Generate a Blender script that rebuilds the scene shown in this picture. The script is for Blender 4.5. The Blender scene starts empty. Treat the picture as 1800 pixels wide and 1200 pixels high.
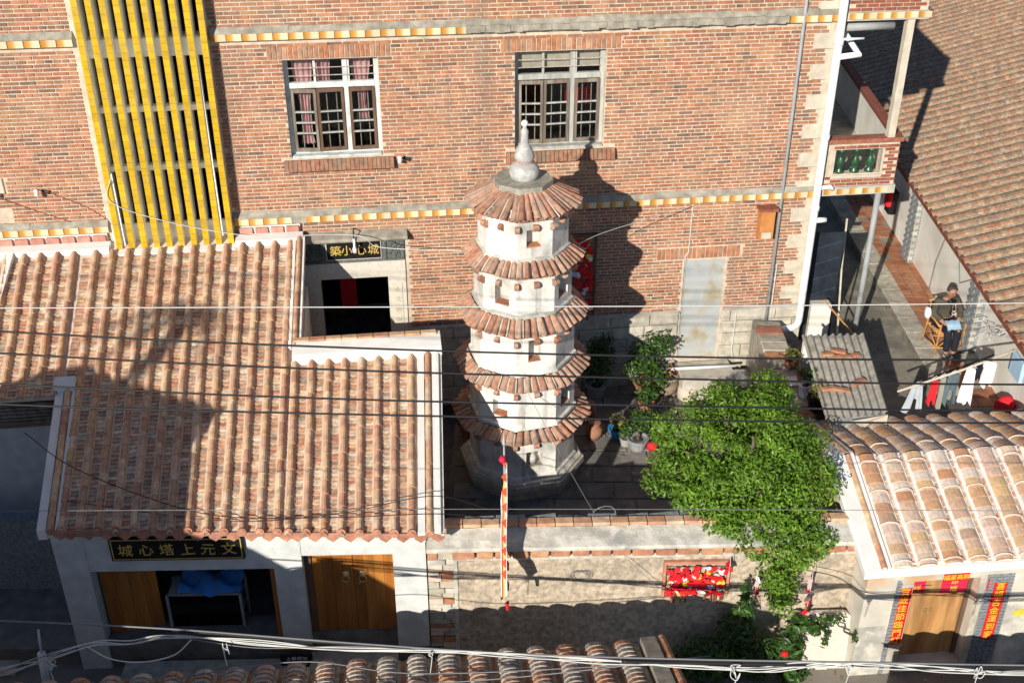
import bpy, math, random
from mathutils import Vector, Matrix, noise
R = math.radians
rnd = random.Random(11)
sc = bpy.context.scene
col = sc.collection

# ------------------------------------------------------------------ camera, sky, sun, exposure
cam_d = bpy.data.cameras.new('camera'); cam = bpy.data.objects.new('camera', cam_d); col.objects.link(cam)
cam.location = (0, 0, 11.37); cam.rotation_euler = (R(60), 0, 0)
cam_d.sensor_width = 36; cam_d.lens = 40.0; cam_d.clip_end = 2000; cam_d.clip_start = 0.1
sc.camera = cam
SUN_EL, SUN_AZ = 22.8, 24.0            # elevation, and heading the light travels to (clockwise from +Y)
w = bpy.data.worlds.new('World'); sc.world = w; w.use_nodes = True
wn = w.node_tree; bg = wn.nodes['Background']
sky = wn.nodes.new('ShaderNodeTexSky'); sky.sky_type = 'NISHITA'; sky.sun_disc = False
sky.sun_elevation = R(SUN_EL); sky.sun_rotation = R(180 + SUN_AZ)
sky.air_density = 0.8; sky.dust_density = 0.15; sky.ozone_density = 3.0
wn.links.new(sky.outputs[0], bg.inputs[0]); bg.inputs[1].default_value = 0.08
sd = bpy.data.lights.new('sun', 'SUN'); sd.energy = 5.0; sd.angle = R(0.5); sd.color = (1.0, 0.935, 0.83)
sun = bpy.data.objects.new('sun', sd); col.objects.link(sun); sun.location = (-8, -20, 20)
sun.rotation_euler = Vector((math.sin(R(SUN_AZ))*math.cos(R(SUN_EL)), math.cos(R(SUN_AZ))*math.cos(R(SUN_EL)), -math.sin(R(SUN_EL)))).to_track_quat('-Z', 'Y').to_euler()
vs = sc.view_settings; vs.view_transform = 'Standard'; vs.look = 'None'; vs.gamma = 1; vs.use_curve_mapping = False
vs.exposure = 0.24

# ------------------------------------------------------------------ helpers
WM = {}
CAM = Vector(cam.location)
def frame(x, y, z=0, deg=0): return Matrix.Translation((x, y, z)) @ Matrix.Rotation(R(deg), 4, 'Z')
def tag(o, label=None, cat=None, group=None, kind=None):
    if label: o['label'] = label
    if cat: o['category'] = cat
    if group: o['group'] = group
    if kind: o['kind'] = kind
    return o
def thing(name, label, cat, M=None, group=None):
    o = bpy.data.objects.new(name, None); col.objects.link(o); o.empty_display_size = 0.2
    M = M or Matrix.Identity(4)
    M = Matrix.Translation(MB.G @ M.translation) @ M.to_3x3().to_4x4()
    o.matrix_world = M; o.matrix_basis = M; WM[o.name] = M.copy()
    return tag(o, label, cat, group)

SIM = Matrix.Translation((0,0,11.37)) @ Matrix.Scale(1.0449,4) @ Matrix.Translation((0,0,-11.37))   # scale correction of the surveyed courtyard: its floor lies 0.51 m below the gate sill
YZ = -.5105
class MB:
    G = Matrix.Identity(4)
    def __init__(s, M=None, raw=False): s.v = []; s.f = []; s.M = M or Matrix.Identity(4); s.raw = raw
    def add(s, vs_, fs):
        b = len(s.v); M = s.M if s.raw else MB.G @ s.M
        s.v += [M @ Vector(p) for p in vs_]; s.f += [tuple(b+i for i in f) for f in fs]; return s
    def box(s, x0, x1, y0, y1, z0, z1):
        return s.add([(x0,y0,z0),(x1,y0,z0),(x1,y1,z0),(x0,y1,z0),(x0,y0,z1),(x1,y0,z1),(x1,y1,z1),(x0,y1,z1)],
              [(3,2,1,0),(4,5,6,7),(0,1,5,4),(1,2,6,5),(2,3,7,6),(3,0,4,7)])
    def bev(s, x0, x1, y0, y1, z0, z1, b=.01):
        # box with chamfered edges
        vs_=[];
        for (x,sx) in ((x0,1),(x1,-1)):
            for (y,sy) in ((y0,1),(y1,-1)):
                for (z,sz) in ((z0,1),(z1,-1)):
                    vs_ += [(x,y+sy*b,z+sz*b),(x+sx*b,y,z+sz*b),(x+sx*b,y+sy*b,z)]
        def i(a,c,d,k): return (a*4+c*2+d)*3+k
        f=[]
        for a in (0,1): f.append([i(a,0,0,0),i(a,1,0,0),i(a,1,1,0),i(a,0,1,0)])
        for c in (0,1): f.append([i(0,c,0,1),i(1,c,0,1),i(1,c,1,1),i(0,c,1,1)])
        for d in (0,1): f.append([i(0,0,d,2),i(1,0,d,2),i(1,1,d,2),i(0,1,d,2)])
        for a in (0,1):
            for c in (0,1): f.append([i(a,c,0,0),i(a,c,1,0),i(a,c,1,1),i(a,c,0,1)])
            for d in (0,1): f.append([i(a,0,d,0),i(a,1,d,0),i(a,1,d,2),i(a,0,d,2)])
        for c in (0,1):
            for d in (0,1): f.append([i(0,c,d,1),i(1,c,d,1),i(1,c,d,2),i(0,c,d,2)])
        for a in (0,1):
            for c in (0,1):
                for d in (0,1): f.append([i(a,c,d,0),i(a,c,d,1),i(a,c,d,2)])
        return s.add(vs_, f)
    def beam(s, a, b, wx, wz, up=(0,0,1)):
        a = Vector(a); b = Vector(b); d = (b-a); L = d.length; d.normalize(); u = Vector(up)
        x = d.cross(u)
        if x.length < 1e-4: x = d.cross(Vector((0,1,0)))
        x.normalize(); z = x.cross(d)
        vs_ = []
        for p in (a, b):
            for (i, j) in ((-1,-1),(1,-1),(1,1),(-1,1)): vs_.append(p + x*wx*.5*i + z*wz*.5*j)
        return s.add(vs_, [(3,2,1,0),(4,5,6,7),(0,1,5,4),(1,2,6,5),(2,3,7,6),(3,0,4,7)])
    def tube(s, pts, r, n=6, caps=True):
        pts = [Vector(p) for p in pts]; rs = r if isinstance(r, (list, tuple)) else [r]*len(pts)
        vs_ = []; fs = []; prev = None
        for k, p in enumerate(pts):
            d = (pts[min(k+1, len(pts)-1)] - pts[max(k-1, 0)])
            if d.length < 1e-6: d = Vector((0,0,1))
            d.normalize()
            if prev is None:
                a = d.cross(Vector((0,0,1)))
                if a.length < 1e-3: a = d.cross(Vector((0,1,0)))
            else: a = prev - d*prev.dot(d)
            if a.length < 1e-5: a = d.orthogonal()
            a.normalize(); prev = a; b = d.cross(a)
            for i in range(n):
                t = 2*math.pi*i/n; vs_.append(p + (a*math.cos(t) + b*math.sin(t))*rs[k])
        for k in range(len(pts)-1):
            for i in range(n):
                j = (i+1) % n; fs.append((k*n+i, k*n+j, (k+1)*n+j, (k+1)*n+i))
        if caps: fs.append(tuple(range(n))[::-1]); fs.append(tuple((len(pts)-1)*n+i for i in range(n)))
        return s.add(vs_, fs)
    def lathe(s, cx, cy, prof, n=12, a0=0.0, wob=0):
        vs_ = []; fs = []
        for (r, z) in prof:
            for i in range(n):
                t = a0 + 2*math.pi*i/n; q = r*(1+wob*math.sin(3*t+z*9)); vs_.append((cx+q*math.cos(t), cy+q*math.sin(t), z))
        m = len(prof)
        for k in range(m-1):
            for i in range(n):
                j = (i+1) % n; fs.append((k*n+i, k*n+j, (k+1)*n+j, (k+1)*n+i))
        fs.append(tuple(range(n))[::-1]); fs.append(tuple((m-1)*n+i for i in range(n)))
        return s.add(vs_, fs)
    def ellipsoid(s, c, r, n=10, m=7):
        vs_ = []; fs = []
        for k in range(1, m):
            ph = math.pi*k/m
            for i in range(n):
                t = 2*math.pi*i/n; vs_.append((c[0]+r[0]*math.sin(ph)*math.cos(t), c[1]+r[1]*math.sin(ph)*math.sin(t), c[2]-r[2]*math.cos(ph)))
        for k in range(m-2):
            for i in range(n):
                j = (i+1) % n; fs.append((k*n+i, k*n+j, (k+1)*n+j, (k+1)*n+i))
        fs.append(tuple(range(n))[::-1]); fs.append(tuple((m-2)*n+i for i in range(n)))
        return s.add(vs_, fs)
    def prism_y(s, pts, y0, y1):      # polygon in x,z extruded in y (front face at y0)
        n = len(pts); vs_ = [(x, y0, z) for x, z in pts] + [(x, y1, z) for x, z in pts]
        fs = [tuple(range(n)), tuple(range(2*n-1, n-1, -1))] + [((i+1) % n, i, n+i, n+(i+1) % n) for i in range(n)]
        return s.add(vs_, fs)
    def prism_z(s, pts, z0, z1):
        n = len(pts); vs_ = [(x, y, z0) for x, y in pts] + [(x, y, z1) for x, y in pts]
        fs = [tuple(range(n))[::-1], tuple(range(n, 2*n))] + [(i, (i+1) % n, n+(i+1) % n, n+i) for i in range(n)]
        return s.add(vs_, fs)
    def prism_x(s, pts, x0, x1):      # polygon in y,z extruded in x
        n = len(pts); vs_ = [(x0, y, z) for y, z in pts] + [(x1, y, z) for y, z in pts]
        fs = [tuple(range(n))[::-1], tuple(range(n, 2*n))] + [(i, (i+1) % n, n+(i+1) % n, n+i) for i in range(n)]
        return s.add(vs_, fs)
    def wall(s, x0, x1, z0, z1, holes, y=0.0, depth=.25):
        # front sheet at y with rectangular holes, with reveals going back
        xs = sorted({x0, x1, *[h[0] for h in holes], *[h[1] for h in holes]}); zs = sorted({z0, z1, *[h[2] for h in holes], *[h[3] for h in holes]})
        xs = [x for x in xs if x0 <= x <= x1]; zs = [z for z in zs if z0 <= z <= z1]
        for i in range(len(xs)-1):
            for k in range(len(zs)-1):
                cx = (xs[i]+xs[i+1])/2; cz = (zs[k]+zs[k+1])/2
                if any(h[0] < cx < h[1] and h[2] < cz < h[3] for h in holes): continue
                s.add([(xs[i],y,zs[k]),(xs[i+1],y,zs[k]),(xs[i+1],y,zs[k+1]),(xs[i],y,zs[k+1])], [(0,1,2,3)])
                s.add([(xs[i],y+depth,zs[k]),(xs[i+1],y+depth,zs[k]),(xs[i+1],y+depth,zs[k+1]),(xs[i],y+depth,zs[k+1])], [(3,2,1,0)])
        for (a, b, c, d) in holes:
            a=max(a,x0); b=min(b,x1); c=max(c,z0); d=min(d,z1); e = y+depth
            s.add([(a,y,c),(a,y,d),(a,e,d),(a,e,c)], [(3,2,1,0)]); s.add([(b,y,c),(b,y,d),(b,e,d),(b,e,c)], [(0,1,2,3)])
            s.add([(a,y,d),(b,y,d),(b,e,d),(a,e,d)], [(3,2,1,0)])
            if c > z0: s.add([(a,y,c),(b,y,c),(b,e,c),(a,e,c)], [(0,1,2,3)])
        e = y+depth
        s.add([(x0,y,z1),(x1,y,z1),(x1,e,z1),(x0,e,z1)], [(0,1,2,3)])
        s.add([(x0,y,z0),(x0,e,z0),(x0,e,z1),(x0,y,z1)], [(3,2,1,0)]); s.add([(x1,y,z0),(x1,e,z0),(x1,e,z1),(x1,y,z1)], [(0,1,2,3)])
        return s
    def jitter(s, a, sc_=3.0):
        for i, p in enumerate(s.v):
            q = noise.noise_vector(p*sc_); s.v[i] = p + q*a
        return s
    def mesh(s, name, inv=None):
        me = bpy.data.meshes.new(name)
        me.from_pydata([tuple(inv @ p) if inv else tuple(p) for p in s.v], [], s.f); me.update(); return me
    def build(s, name, mat, parent=None, label=None, cat=None, group=None, kind=None, smooth=False):
        if parent is not None: M = WM[parent.name]
        else:
            xs = [p.x for p in s.v]; ys = [p.y for p in s.v]; zs = [p.z for p in s.v]
            M = Matrix.Translation(((min(xs)+max(xs))/2, (min(ys)+max(ys))/2, min(zs)))
        me = s.mesh(name, M.inverted()); me.materials.append(mat)
        if smooth:
            me.polygons.foreach_set('use_smooth', [True]*len(me.polygons))
        o = bpy.data.objects.new(name, me); col.objects.link(o)
        if parent is not None: o.parent = parent
        else: o.matrix_basis = M
        WM[o.name] = M.copy()
        return tag(o, label, cat, group, kind)

def put(name, me, M, parent):
    o = bpy.data.objects.new(name, me); col.objects.link(o); o.parent = parent
    o.matrix_basis = WM[parent.name].inverted() @ M; WM[o.name] = M
    return o
def in_view(p):
    d = p - CAM; f = d.y*.866 - d.z*.5
    if f < 1: return False
    return abs(d.x/f) < .47 and abs((d.y*.5 + d.z*.866)/f) < .32
def scatter(parent, name, mb, mats, mat, limit=300, smooth=False, key=None):
    """alike pieces: the ones that show largest become parts sharing one mesh, the rest one stuff part"""
    me = mb.mesh(name); me.materials.append(mat)
    if smooth: me.polygons.foreach_set('use_smooth', [True]*len(me.polygons))
    key = key or (lambda M: (M.translation - CAM).length + (0 if in_view(M.translation) else 1000))
    order = sorted(mats, key=key)
    for M in order[:limit]: put(name, me, M, parent)
    rest = order[limit:]
    if rest:
        big = MB()
        for M in rest:
            big.M = M; big.add([tuple(p) for p in mb.v], mb.f)
        big.build(name + 's', mat, parent, kind='stuff', smooth=smooth)

def text_mb(txt, size, M, depth=.008, align='CENTER', spacing=1.0):
    cu = bpy.data.curves.new('t', 'FONT'); cu.body = txt; cu.size = size; cu.extrude = depth; cu.align_x = align; cu.align_y = 'CENTER'
    cu.resolution_u = 4; cu.space_character = spacing
    ob = bpy.data.objects.new('t', cu); col.objects.link(ob)
    bpy.context.view_layer.update()
    me = bpy.data.meshes.new_from_object(ob.evaluated_get(bpy.context.evaluated_depsgraph_get()))
    b = MB(M @ Matrix.Rotation(R(90), 4, 'X'))
    b.add([tuple(v.co) for v in me.vertices], [tuple(p.vertices) for p in me.polygons])
    bpy.data.objects.remove(ob); bpy.data.curves.remove(cu); bpy.data.meshes.remove(me)
    return b

# ------------------------------------------------------------------ materials
def mat(name, cols, rough=.8, nscale=6, namt=.25, bump=.0, bscale=40, spec=.3, dirt=None, dscale=2.0, damt=.5, metal=0, stretch=None, island=True, blotch=None, streak=None):
    m = bpy.data.materials.new(name); m.use_nodes = True; nt = m.node_tree; N = nt.nodes; L = nt.links
    bs = N['Principled BSDF']; bs.inputs['Roughness'].default_value = rough; bs.inputs['Specular IOR Level'].default_value = spec; bs.inputs['Metallic'].default_value = metal
    geo = N.new('ShaderNodeNewGeometry'); oi = N.new('ShaderNodeObjectInfo')
    if not isinstance(cols[0], (tuple, list)): cols = [cols]
    pos = geo.outputs['Position']
    if stretch:
        mp = N.new('ShaderNodeVectorMath'); mp.operation = 'MULTIPLY'; mp.inputs[1].default_value = stretch; L.new(pos, mp.inputs[0]); pos = mp.outputs[0]
    def nz(scale, detail=4):
        n = N.new('ShaderNodeTexNoise'); n.inputs['Scale'].default_value = scale; n.inputs['Detail'].default_value = detail; L.new(pos, n.inputs['Vector']); return n.outputs['Fac']
    if len(cols) > 1:
        ad = N.new('ShaderNodeMath'); ad.operation = 'ADD'; L.new(oi.outputs['Random'], ad.inputs[0])
        if island: L.new(geo.outputs['Random Per Island'], ad.inputs[1])
        else: ad.inputs[1].default_value = 0
        fr = N.new('ShaderNodeMath'); fr.operation = 'FRACT'; L.new(ad.outputs[0], fr.inputs[0])
        rp = N.new('ShaderNodeValToRGB'); cr = rp.color_ramp; cr.interpolation = 'LINEAR'
        while len(cr.elements) < len(cols): cr.elements.new(.5)
        for i, c in enumerate(cols):
            cr.elements[i].position = i/(len(cols)-1)
            cr.elements[i].color = (*c, 1)
        L.new(fr.outputs[0], rp.inputs[0]); c = rp.outputs[0]
    else:
        rgb = N.new('ShaderNodeRGB'); rgb.outputs[0].default_value = (*cols[0], 1); c = rgb.outputs[0]
    def mul(c, fac_out, lo, hi, a=.3, b=.7):
        mr = N.new('ShaderNodeMapRange'); mr.inputs[1].default_value = a; mr.inputs[2].default_value = b; mr.inputs[3].default_value = lo; mr.inputs[4].default_value = hi; L.new(fac_out, mr.inputs[0])
        vm = N.new('ShaderNodeVectorMath'); vm.operation = 'SCALE'; L.new(c, vm.inputs[0]); L.new(mr.outputs[0], vm.inputs['Scale']); return vm.outputs[0]
    if namt: c = mul(c, nz(nscale), 1-namt, 1+namt)
    if dirt:
        mx = N.new('ShaderNodeMix'); mx.data_type = 'RGBA'
        mr = N.new('ShaderNodeMapRange'); mr.inputs[1].default_value = .5; mr.inputs[2].default_value = .72; mr.inputs[3].default_value = 0; mr.inputs[4].default_value = damt; L.new(nz(dscale, 6), mr.inputs[0])
        L.new(mr.outputs[0], mx.inputs[0]); L.new(c, mx.inputs[6]); mx.inputs[7].default_value = (*dirt, 1); c = mx.outputs[2]
    if blotch:
        mx = N.new('ShaderNodeMix'); mx.data_type = 'RGBA'
        mr = N.new('ShaderNodeMapRange'); mr.inputs[1].default_value = .56; mr.inputs[2].default_value = .66; mr.inputs[3].default_value = 0; mr.inputs[4].default_value = blotch[2]; L.new(nz(blotch[1], 5), mr.inputs[0])
        L.new(mr.outputs[0], mx.inputs[0]); L.new(c, mx.inputs[6]); mx.inputs[7].default_value = (*blotch[0], 1); c = mx.outputs[2]
    if streak:
        sv = N.new('ShaderNodeVectorMath'); sv.operation = 'MULTIPLY'; sv.inputs[1].default_value = (streak[1], streak[1], streak[1]*.09); L.new(geo.outputs['Position'], sv.inputs[0])
        n = N.new('ShaderNodeTexNoise'); n.inputs['Scale'].default_value = 1.0; n.inputs['Detail'].default_value = 5; L.new(sv.outputs[0], n.inputs['Vector'])
        mx = N.new('ShaderNodeMix'); mx.data_type = 'RGBA'; mr = N.new('ShaderNodeMapRange'); mr.inputs[1].default_value = .54; mr.inputs[2].default_value = .70; mr.inputs[3].default_value = 0; mr.inputs[4].default_value = streak[2]; L.new(n.outputs['Fac'], mr.inputs[0])
        L.new(mr.outputs[0], mx.inputs[0]); L.new(c, mx.inputs[6]); mx.inputs[7].default_value = (*streak[0], 1); c = mx.outputs[2]
    L.new(c, bs.inputs['Base Color'])
    if bump:
        bp = N.new('ShaderNodeBump'); bp.inputs['Strength'].default_value = bump; bp.inputs['Distance'].default_value = .02; L.new(nz(bscale, 5), bp.inputs['Height']); L.new(bp.outputs[0], bs.inputs['Normal'])
    return m
def leafmat(name, cols, rough=.45):
    m = mat(name, cols, rough, 3, .2, spec=.4); nt = m.node_tree; N = nt.nodes; L = nt.links
    bs = N['Principled BSDF']; out = N['Material Output']; tr = N.new('ShaderNodeBsdfTranslucent'); mx = N.new('ShaderNodeMixShader'); mx.inputs[0].default_value = .28
    src = bs.inputs['Base Color'].links[0].from_socket; L.new(src, tr.inputs[0]); L.new(bs.outputs[0], mx.inputs[1]); L.new(tr.outputs[0], mx.inputs[2]); L.new(mx.outputs[0], out.inputs[0]); return m
def glassmat(name):
    m = bpy.data.materials.new(name); m.use_nodes = True; nt = m.node_tree; N = nt.nodes; L = nt.links
    out = N['Material Output']; N.remove(N['Principled BSDF'])
    t = N.new('ShaderNodeBsdfTransparent'); t.inputs[0].default_value = (.9,.92,.92,1); g = N.new('ShaderNodeBsdfGlossy'); g.inputs['Roughness'].default_value = .04
    fr = N.new('ShaderNodeFresnel'); fr.inputs[0].default_value = 1.5; mx = N.new('ShaderNodeMixShader'); L.new(fr.outputs[0], mx.inputs[0]); L.new(t.outputs[0], mx.inputs[1]); L.new(g.outputs[0], mx.inputs[2]); L.new(mx.outputs[0], out.inputs[0]); return m

M_ = {}
M_['brick'] = mat('brick', [(.40,.165,.085),(.45,.20,.105),(.31,.125,.075),(.47,.235,.125),(.20,.115,.085),(.42,.175,.095),(.35,.135,.075),(.46,.215,.115),(.17,.11,.088),(.44,.185,.10)], .85, 9, .3, .5, 60, dirt=(.50,.29,.17), dscale=1.1, damt=.55, blotch=((.24,.15,.105), .8, .40), streak=((.22,.15,.11), 3.2, .5))
M_['mortar'] = mat('mortar', (.58,.49,.38), .9, 8, .2, .4, 60, dirt=(.46,.32,.21), dscale=1.5, damt=.5, streak=((.36,.29,.23), 3.2, .5))
M_['redbrick'] = mat('redbrick', [(.30,.10,.06),(.25,.08,.05),(.34,.13,.08)], .85, 12, .25, .3)
M_['soldier'] = mat('soldier_brick', [(.45,.20,.10),(.38,.15,.08),(.48,.26,.15),(.34,.20,.13),(.42,.17,.09)], .85, 10, .3, .4)
M_['sillbrick'] = mat('sill_brick', [(.28,.17,.11),(.34,.15,.09),(.24,.16,.11)], .85, 10, .35, .4, dirt=(.2,.17,.13), damt=.7, dscale=4)
M_['cement'] = mat('cement', (.34,.31,.25), .9, 7, .3, .5, 40, dirt=(.16,.14,.11), dscale=3, damt=.7)
M_['concrete'] = mat('concrete', (.46,.43,.37), .9, 5, .2, .4, 40, dirt=(.24,.22,.19), dscale=2, damt=.6)
M_['quoin'] = mat('quoin', (.56,.50,.40), .85, 6, .15, .3, 40, dirt=(.4,.33,.24), damt=.4)
M_['stone'] = mat('stone', [(.50,.46,.37),(.44,.40,.32),(.54,.50,.42)], .85, 7, .25, .5, 50, dirt=(.28,.26,.2), damt=.5)
M_['yellow'] = mat('yellow_tile', [(.60,.385,.012),(.54,.34,.010),(.64,.42,.018),(.57,.36,.02)], .4, 6, .18, spec=.4, dirt=(.40,.29,.08), dscale=5, damt=.5)
M_['finside'] = mat('fin_plaster', (.76,.73,.64), .85, 4, .2, dirt=(.45,.42,.34), damt=.5)
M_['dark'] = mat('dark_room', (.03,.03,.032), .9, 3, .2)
M_['woodw'] = mat('weathered_wood', (.19,.15,.115), .8, 12, .35, .4, stretch=(1,1,.15), dirt=(.42,.41,.37), dscale=9, damt=.5)
M_['woodp'] = mat('painted_wood', (.62,.66,.64), .6, 8, .12, dirt=(.3,.26,.2), dscale=6, damt=.5)
M_['woodg'] = mat('grey_wood', (.42,.42,.385), .75, 10, .25, .3, stretch=(1,1,.2), dirt=(.26,.22,.17), dscale=8, damt=.6)
M_['wooddark'] = mat('brown_wood', (.14,.085,.055), .7, 10, .3, stretch=(1,1,.2))
M_['glass'] = glassmat('glass')
M_['curtain'] = mat('curtain', (.66,.36,.36), .9, 5, .2)
M_['curtainw'] = mat('pale_curtain', (.55,.47,.38), .9, 5, .15)
M_['rust'] = mat('rusty_bar', (.44,.39,.33), .7, 20, .3)
M_['white'] = mat('whitewash', (.80,.77,.70), .85, 5, .08, .3, 30, dirt=(.45,.42,.37), dscale=2.2, damt=.45)
M_['pagoda'] = mat('pagoda_plaster', (.78,.75,.69), .85, 5, .10, .25, 30, dirt=(.27,.265,.24), dscale=2.1, damt=.85, stretch=(1,1,.8), blotch=((.52,.50,.45), 5.0, .6), streak=((.16,.16,.15), 7.0, .55))
M_['capstone'] = mat('cap_stone', (.34,.32,.26), .9, 9, .3, .5, 40, dirt=(.2,.2,.16), damt=.7)
M_['finial'] = mat('finial_plaster', (.47,.465,.44), .85, 12, .25, .3, 40, dirt=(.3,.28,.26), dscale=8, damt=.6)
M_['pvc'] = mat('white_pvc', (.85,.86,.86), .35, 2, .03, spec=.5)
M_['greypipe'] = mat('grey_pipe', (.32,.33,.33), .5, 4, .15)
M_['steel'] = mat('grey_steel', (.42,.44,.44), .5, 3, .15, dirt=(.32,.25,.12), dscale=3, damt=.8)
M_['terra'] = mat('terracotta', [(.44,.18,.09),(.36,.13,.07),(.54,.30,.16),(.30,.13,.08),(.50,.22,.10),(.42,.24,.15),(.38,.14,.07)], .8, 12, .3, .3, 60, dirt=(.26,.19,.13), dscale=7, damt=.6)
M_['cover'] = mat('cover_tile', [(.57,.35,.20),(.47,.23,.14),(.68,.52,.36),(.58,.37,.20),(.44,.23,.16),(.68,.49,.29),(.51,.28,.18),(.64,.44,.27)], .75, 9, .25, .3, 50, dirt=(.30,.2,.13), dscale=5, damt=.45)
M_['pan'] = mat('pan_tile', [(.60,.42,.27),(.49,.24,.15),(.70,.59,.45),(.36,.28,.21),(.56,.32,.19),(.72,.55,.37),(.43,.20,.13),(.66,.51,.37)], .8, 14, .35, .3, 60, dirt=(.25,.2,.15), dscale=8, damt=.55)
M_['eavetile'] = mat('eave_tile', [(.46,.22,.14),(.40,.17,.11)], .8, 10, .3, dirt=(.3,.17,.14), damt=.6, dscale=6)
M_['pinkmortar'] = mat('pink_mortar', (.66,.52,.42), .9, 8, .15)
M_['lime'] = mat('lime_cap', (.78,.76,.72), .85, 4, .08, .2, 30, dirt=(.55,.52,.47), damt=.4)
M_['htile'] = mat('house_tile', [(.58,.39,.23),(.50,.27,.14),(.64,.51,.39),(.40,.26,.18),(.60,.40,.21),(.56,.39,.31),(.68,.60,.51),(.48,.24,.13),(.54,.34,.20)], .8, 16, .16, .3, 50, dirt=(.34,.25,.17), dscale=14, damt=.4)
M_['eaveterra'] = mat('eave_terracotta', [(.45,.22,.14),(.38,.17,.11),(.52,.33,.23),(.32,.19,.135),(.47,.24,.15),(.42,.29,.22)], .85, 12, .35, .4, 50, dirt=(.24,.20,.16), dscale=6, damt=.75)
M_['oldtile'] = mat('old_tile', [(.38,.21,.125),(.31,.19,.125),(.43,.27,.165),(.28,.20,.145),(.37,.185,.11),(.40,.29,.21)], .85, 14, .35, .4, 60, dirt=(.27,.22,.13), dscale=5, damt=.6)
M_['moss'] = mat('mossy_mortar', (.31,.29,.21), .95, 12, .4, .5, 40, dirt=(.45,.42,.32), dscale=9, damt=.6)
M_['fgtile'] = mat('weathered_tile', [(.46,.42,.36),(.46,.22,.12),(.34,.31,.27),(.50,.44,.37),(.38,.35,.30),(.52,.26,.14),(.44,.40,.34)], .85, 14, .35, .4, 50, dirt=(.2,.17,.14), dscale=7, damt=.6)
M_['plasterb'] = mat('hall_plaster', (.60,.62,.60), .85, 5, .12, .3, 30, dirt=(.42,.43,.42), dscale=3, damt=.4)
M_['door'] = mat('varnished_door', [(.40,.15,.03),(.34,.12,.025),(.44,.18,.04)], .4, 8, .3, spec=.4, stretch=(1,1,.12))
M_['olddoor'] = mat('old_door', (.42,.23,.09), .7, 7, .4, .3, stretch=(1,1,.13), dirt=(.22,.09,.022), dscale=3.0, damt=.9)
M_['brass'] = mat('brass', (.75,.60,.30), .35, 5, .1, metal=.8)
M_['gold'] = mat('gold_paint', (.78,.55,.16), .45, 5, .1, metal=.3)
M_['black'] = mat('black_lacquer', (.012,.012,.012), .4, 5, .1)
M_['darkstone'] = mat('dark_carved_stone', (.12,.13,.12), .8, 30, .45, .8, 25)
M_['palestone'] = mat('pale_granite', (.62,.57,.49), .8, 20, .1, .2, 80)
M_['rubble'] = mat('rubble_wall', (.46,.38,.285), .95, 14, .35, 1.0, 14, dirt=(.27,.235,.185), dscale=3, damt=.75, blotch=((.52,.46,.36), 7.0, .6))
M_['oldplaster'] = mat('old_plaster', (.56,.53,.46), .9, 6, .25, .5, 25, dirt=(.26,.26,.24), dscale=2.2, damt=.85, blotch=((.66,.63,.56), 6, .6))
M_['copbrick'] = mat('coping_brick', [(.40,.17,.10),(.46,.24,.13),(.36,.15,.10),(.50,.28,.15)], .85, 10, .25, .3)
M_['hplaster'] = mat('house_plaster', (.58,.54,.46), .9, 3, .15, .3, 30, blotch=((.54,.30,.13), 1.1, .8))
M_['red'] = mat('red_paper', [(.62,.012,.016),(.55,.01,.015),(.66,.02,.02)], .7, 6, .1)
M_['pink'] = mat('magenta_paper', (.62,.02,.07), .7, 6, .1)
M_['goldtxt'] = mat('gold_ink', (.80,.55,.05), .5, 5, .1)
M_['bluegrey'] = mat('blue_grey_brick', (.22,.24,.25), .85, 20, .3, .4)
M_['slab'] = mat('yard_slab', [(.20,.19,.17),(.17,.162,.145),(.23,.215,.19)], .85, 5, .25, .3, 30, dirt=(.10,.10,.085), damt=.6)
M_['ground'] = mat('ground', (.22,.20,.17), .95, .7, .25, .3, 20, dirt=(.13,.12,.10), damt=.5)
M_['alley'] = mat('alley_concrete', (.25,.23,.185), .9, 3, .25, .4, 30, dirt=(.12,.11,.085), dscale=1.3, damt=.75, blotch=((.33,.31,.26), 4, .4))
M_['redtile'] = mat('red_floor_tile', [(.36,.14,.07),(.42,.2,.11),(.30,.12,.07)], .6, 6, .25)
M_['corr'] = mat('asbestos_sheet', (.36,.34,.29), .95, 10, .25, .5, 40, dirt=(.22,.2,.16), dscale=4, damt=.6)
M_['wallw'] = mat('white_wall', (.80,.77,.70), .9, 3, .12, .2, 20, dirt=(.48,.43,.34), dscale=1.5, damt=.6)
M_['leaf'] = leafmat('tree_leaf', [(.10,.22,.015),(.17,.32,.025),(.055,.13,.011),(.24,.40,.04),(.13,.26,.02),(.08,.17,.014),(.20,.30,.03)])
M_['leafd'] = leafmat('shrub_leaf', [(.035,.09,.015),(.06,.14,.02),(.025,.06,.012),(.08,.17,.03)])
M_['leafy'] = leafmat('yellow_leaf', [(.20,.22,.05),(.28,.24,.08),(.12,.15,.04)])
M_['bark'] = mat('bark', (.13,.10,.075), .9, 20, .35, .6, 30)
M_['wirek'] = mat('black_cable', (.015,.015,.017), .5, 2, .1)
M_['wirew'] = mat('white_cable', (.60,.60,.57), .5, 3, .1)
M_['wireg'] = mat('grey_cable', (.20,.20,.20), .5, 3, .1)
M_['glaze'] = mat('green_glaze', (.02,.07,.03), .3, 8, .3, spec=.6)
M_['skin'] = mat('skin', (.36,.19,.12), .6, 6, .1)
M_['hair'] = mat('hair', (.05,.045,.04), .8, 20, .3)
M_['jacket'] = mat('jacket', (.075,.068,.05), .9, 10, .2)
M_['navy'] = mat('navy', (.012,.015,.025), .9, 8, .2)
M_['paleblue'] = mat('pale_blue', (.38,.55,.72), .8, 6, .08)
M_['bamboo'] = mat('bamboo', (.50,.25,.08), .6, 9, .25)
M_['cloth_white'] = mat('white_cloth', (.80,.79,.80), .9, 4, .06)
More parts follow.
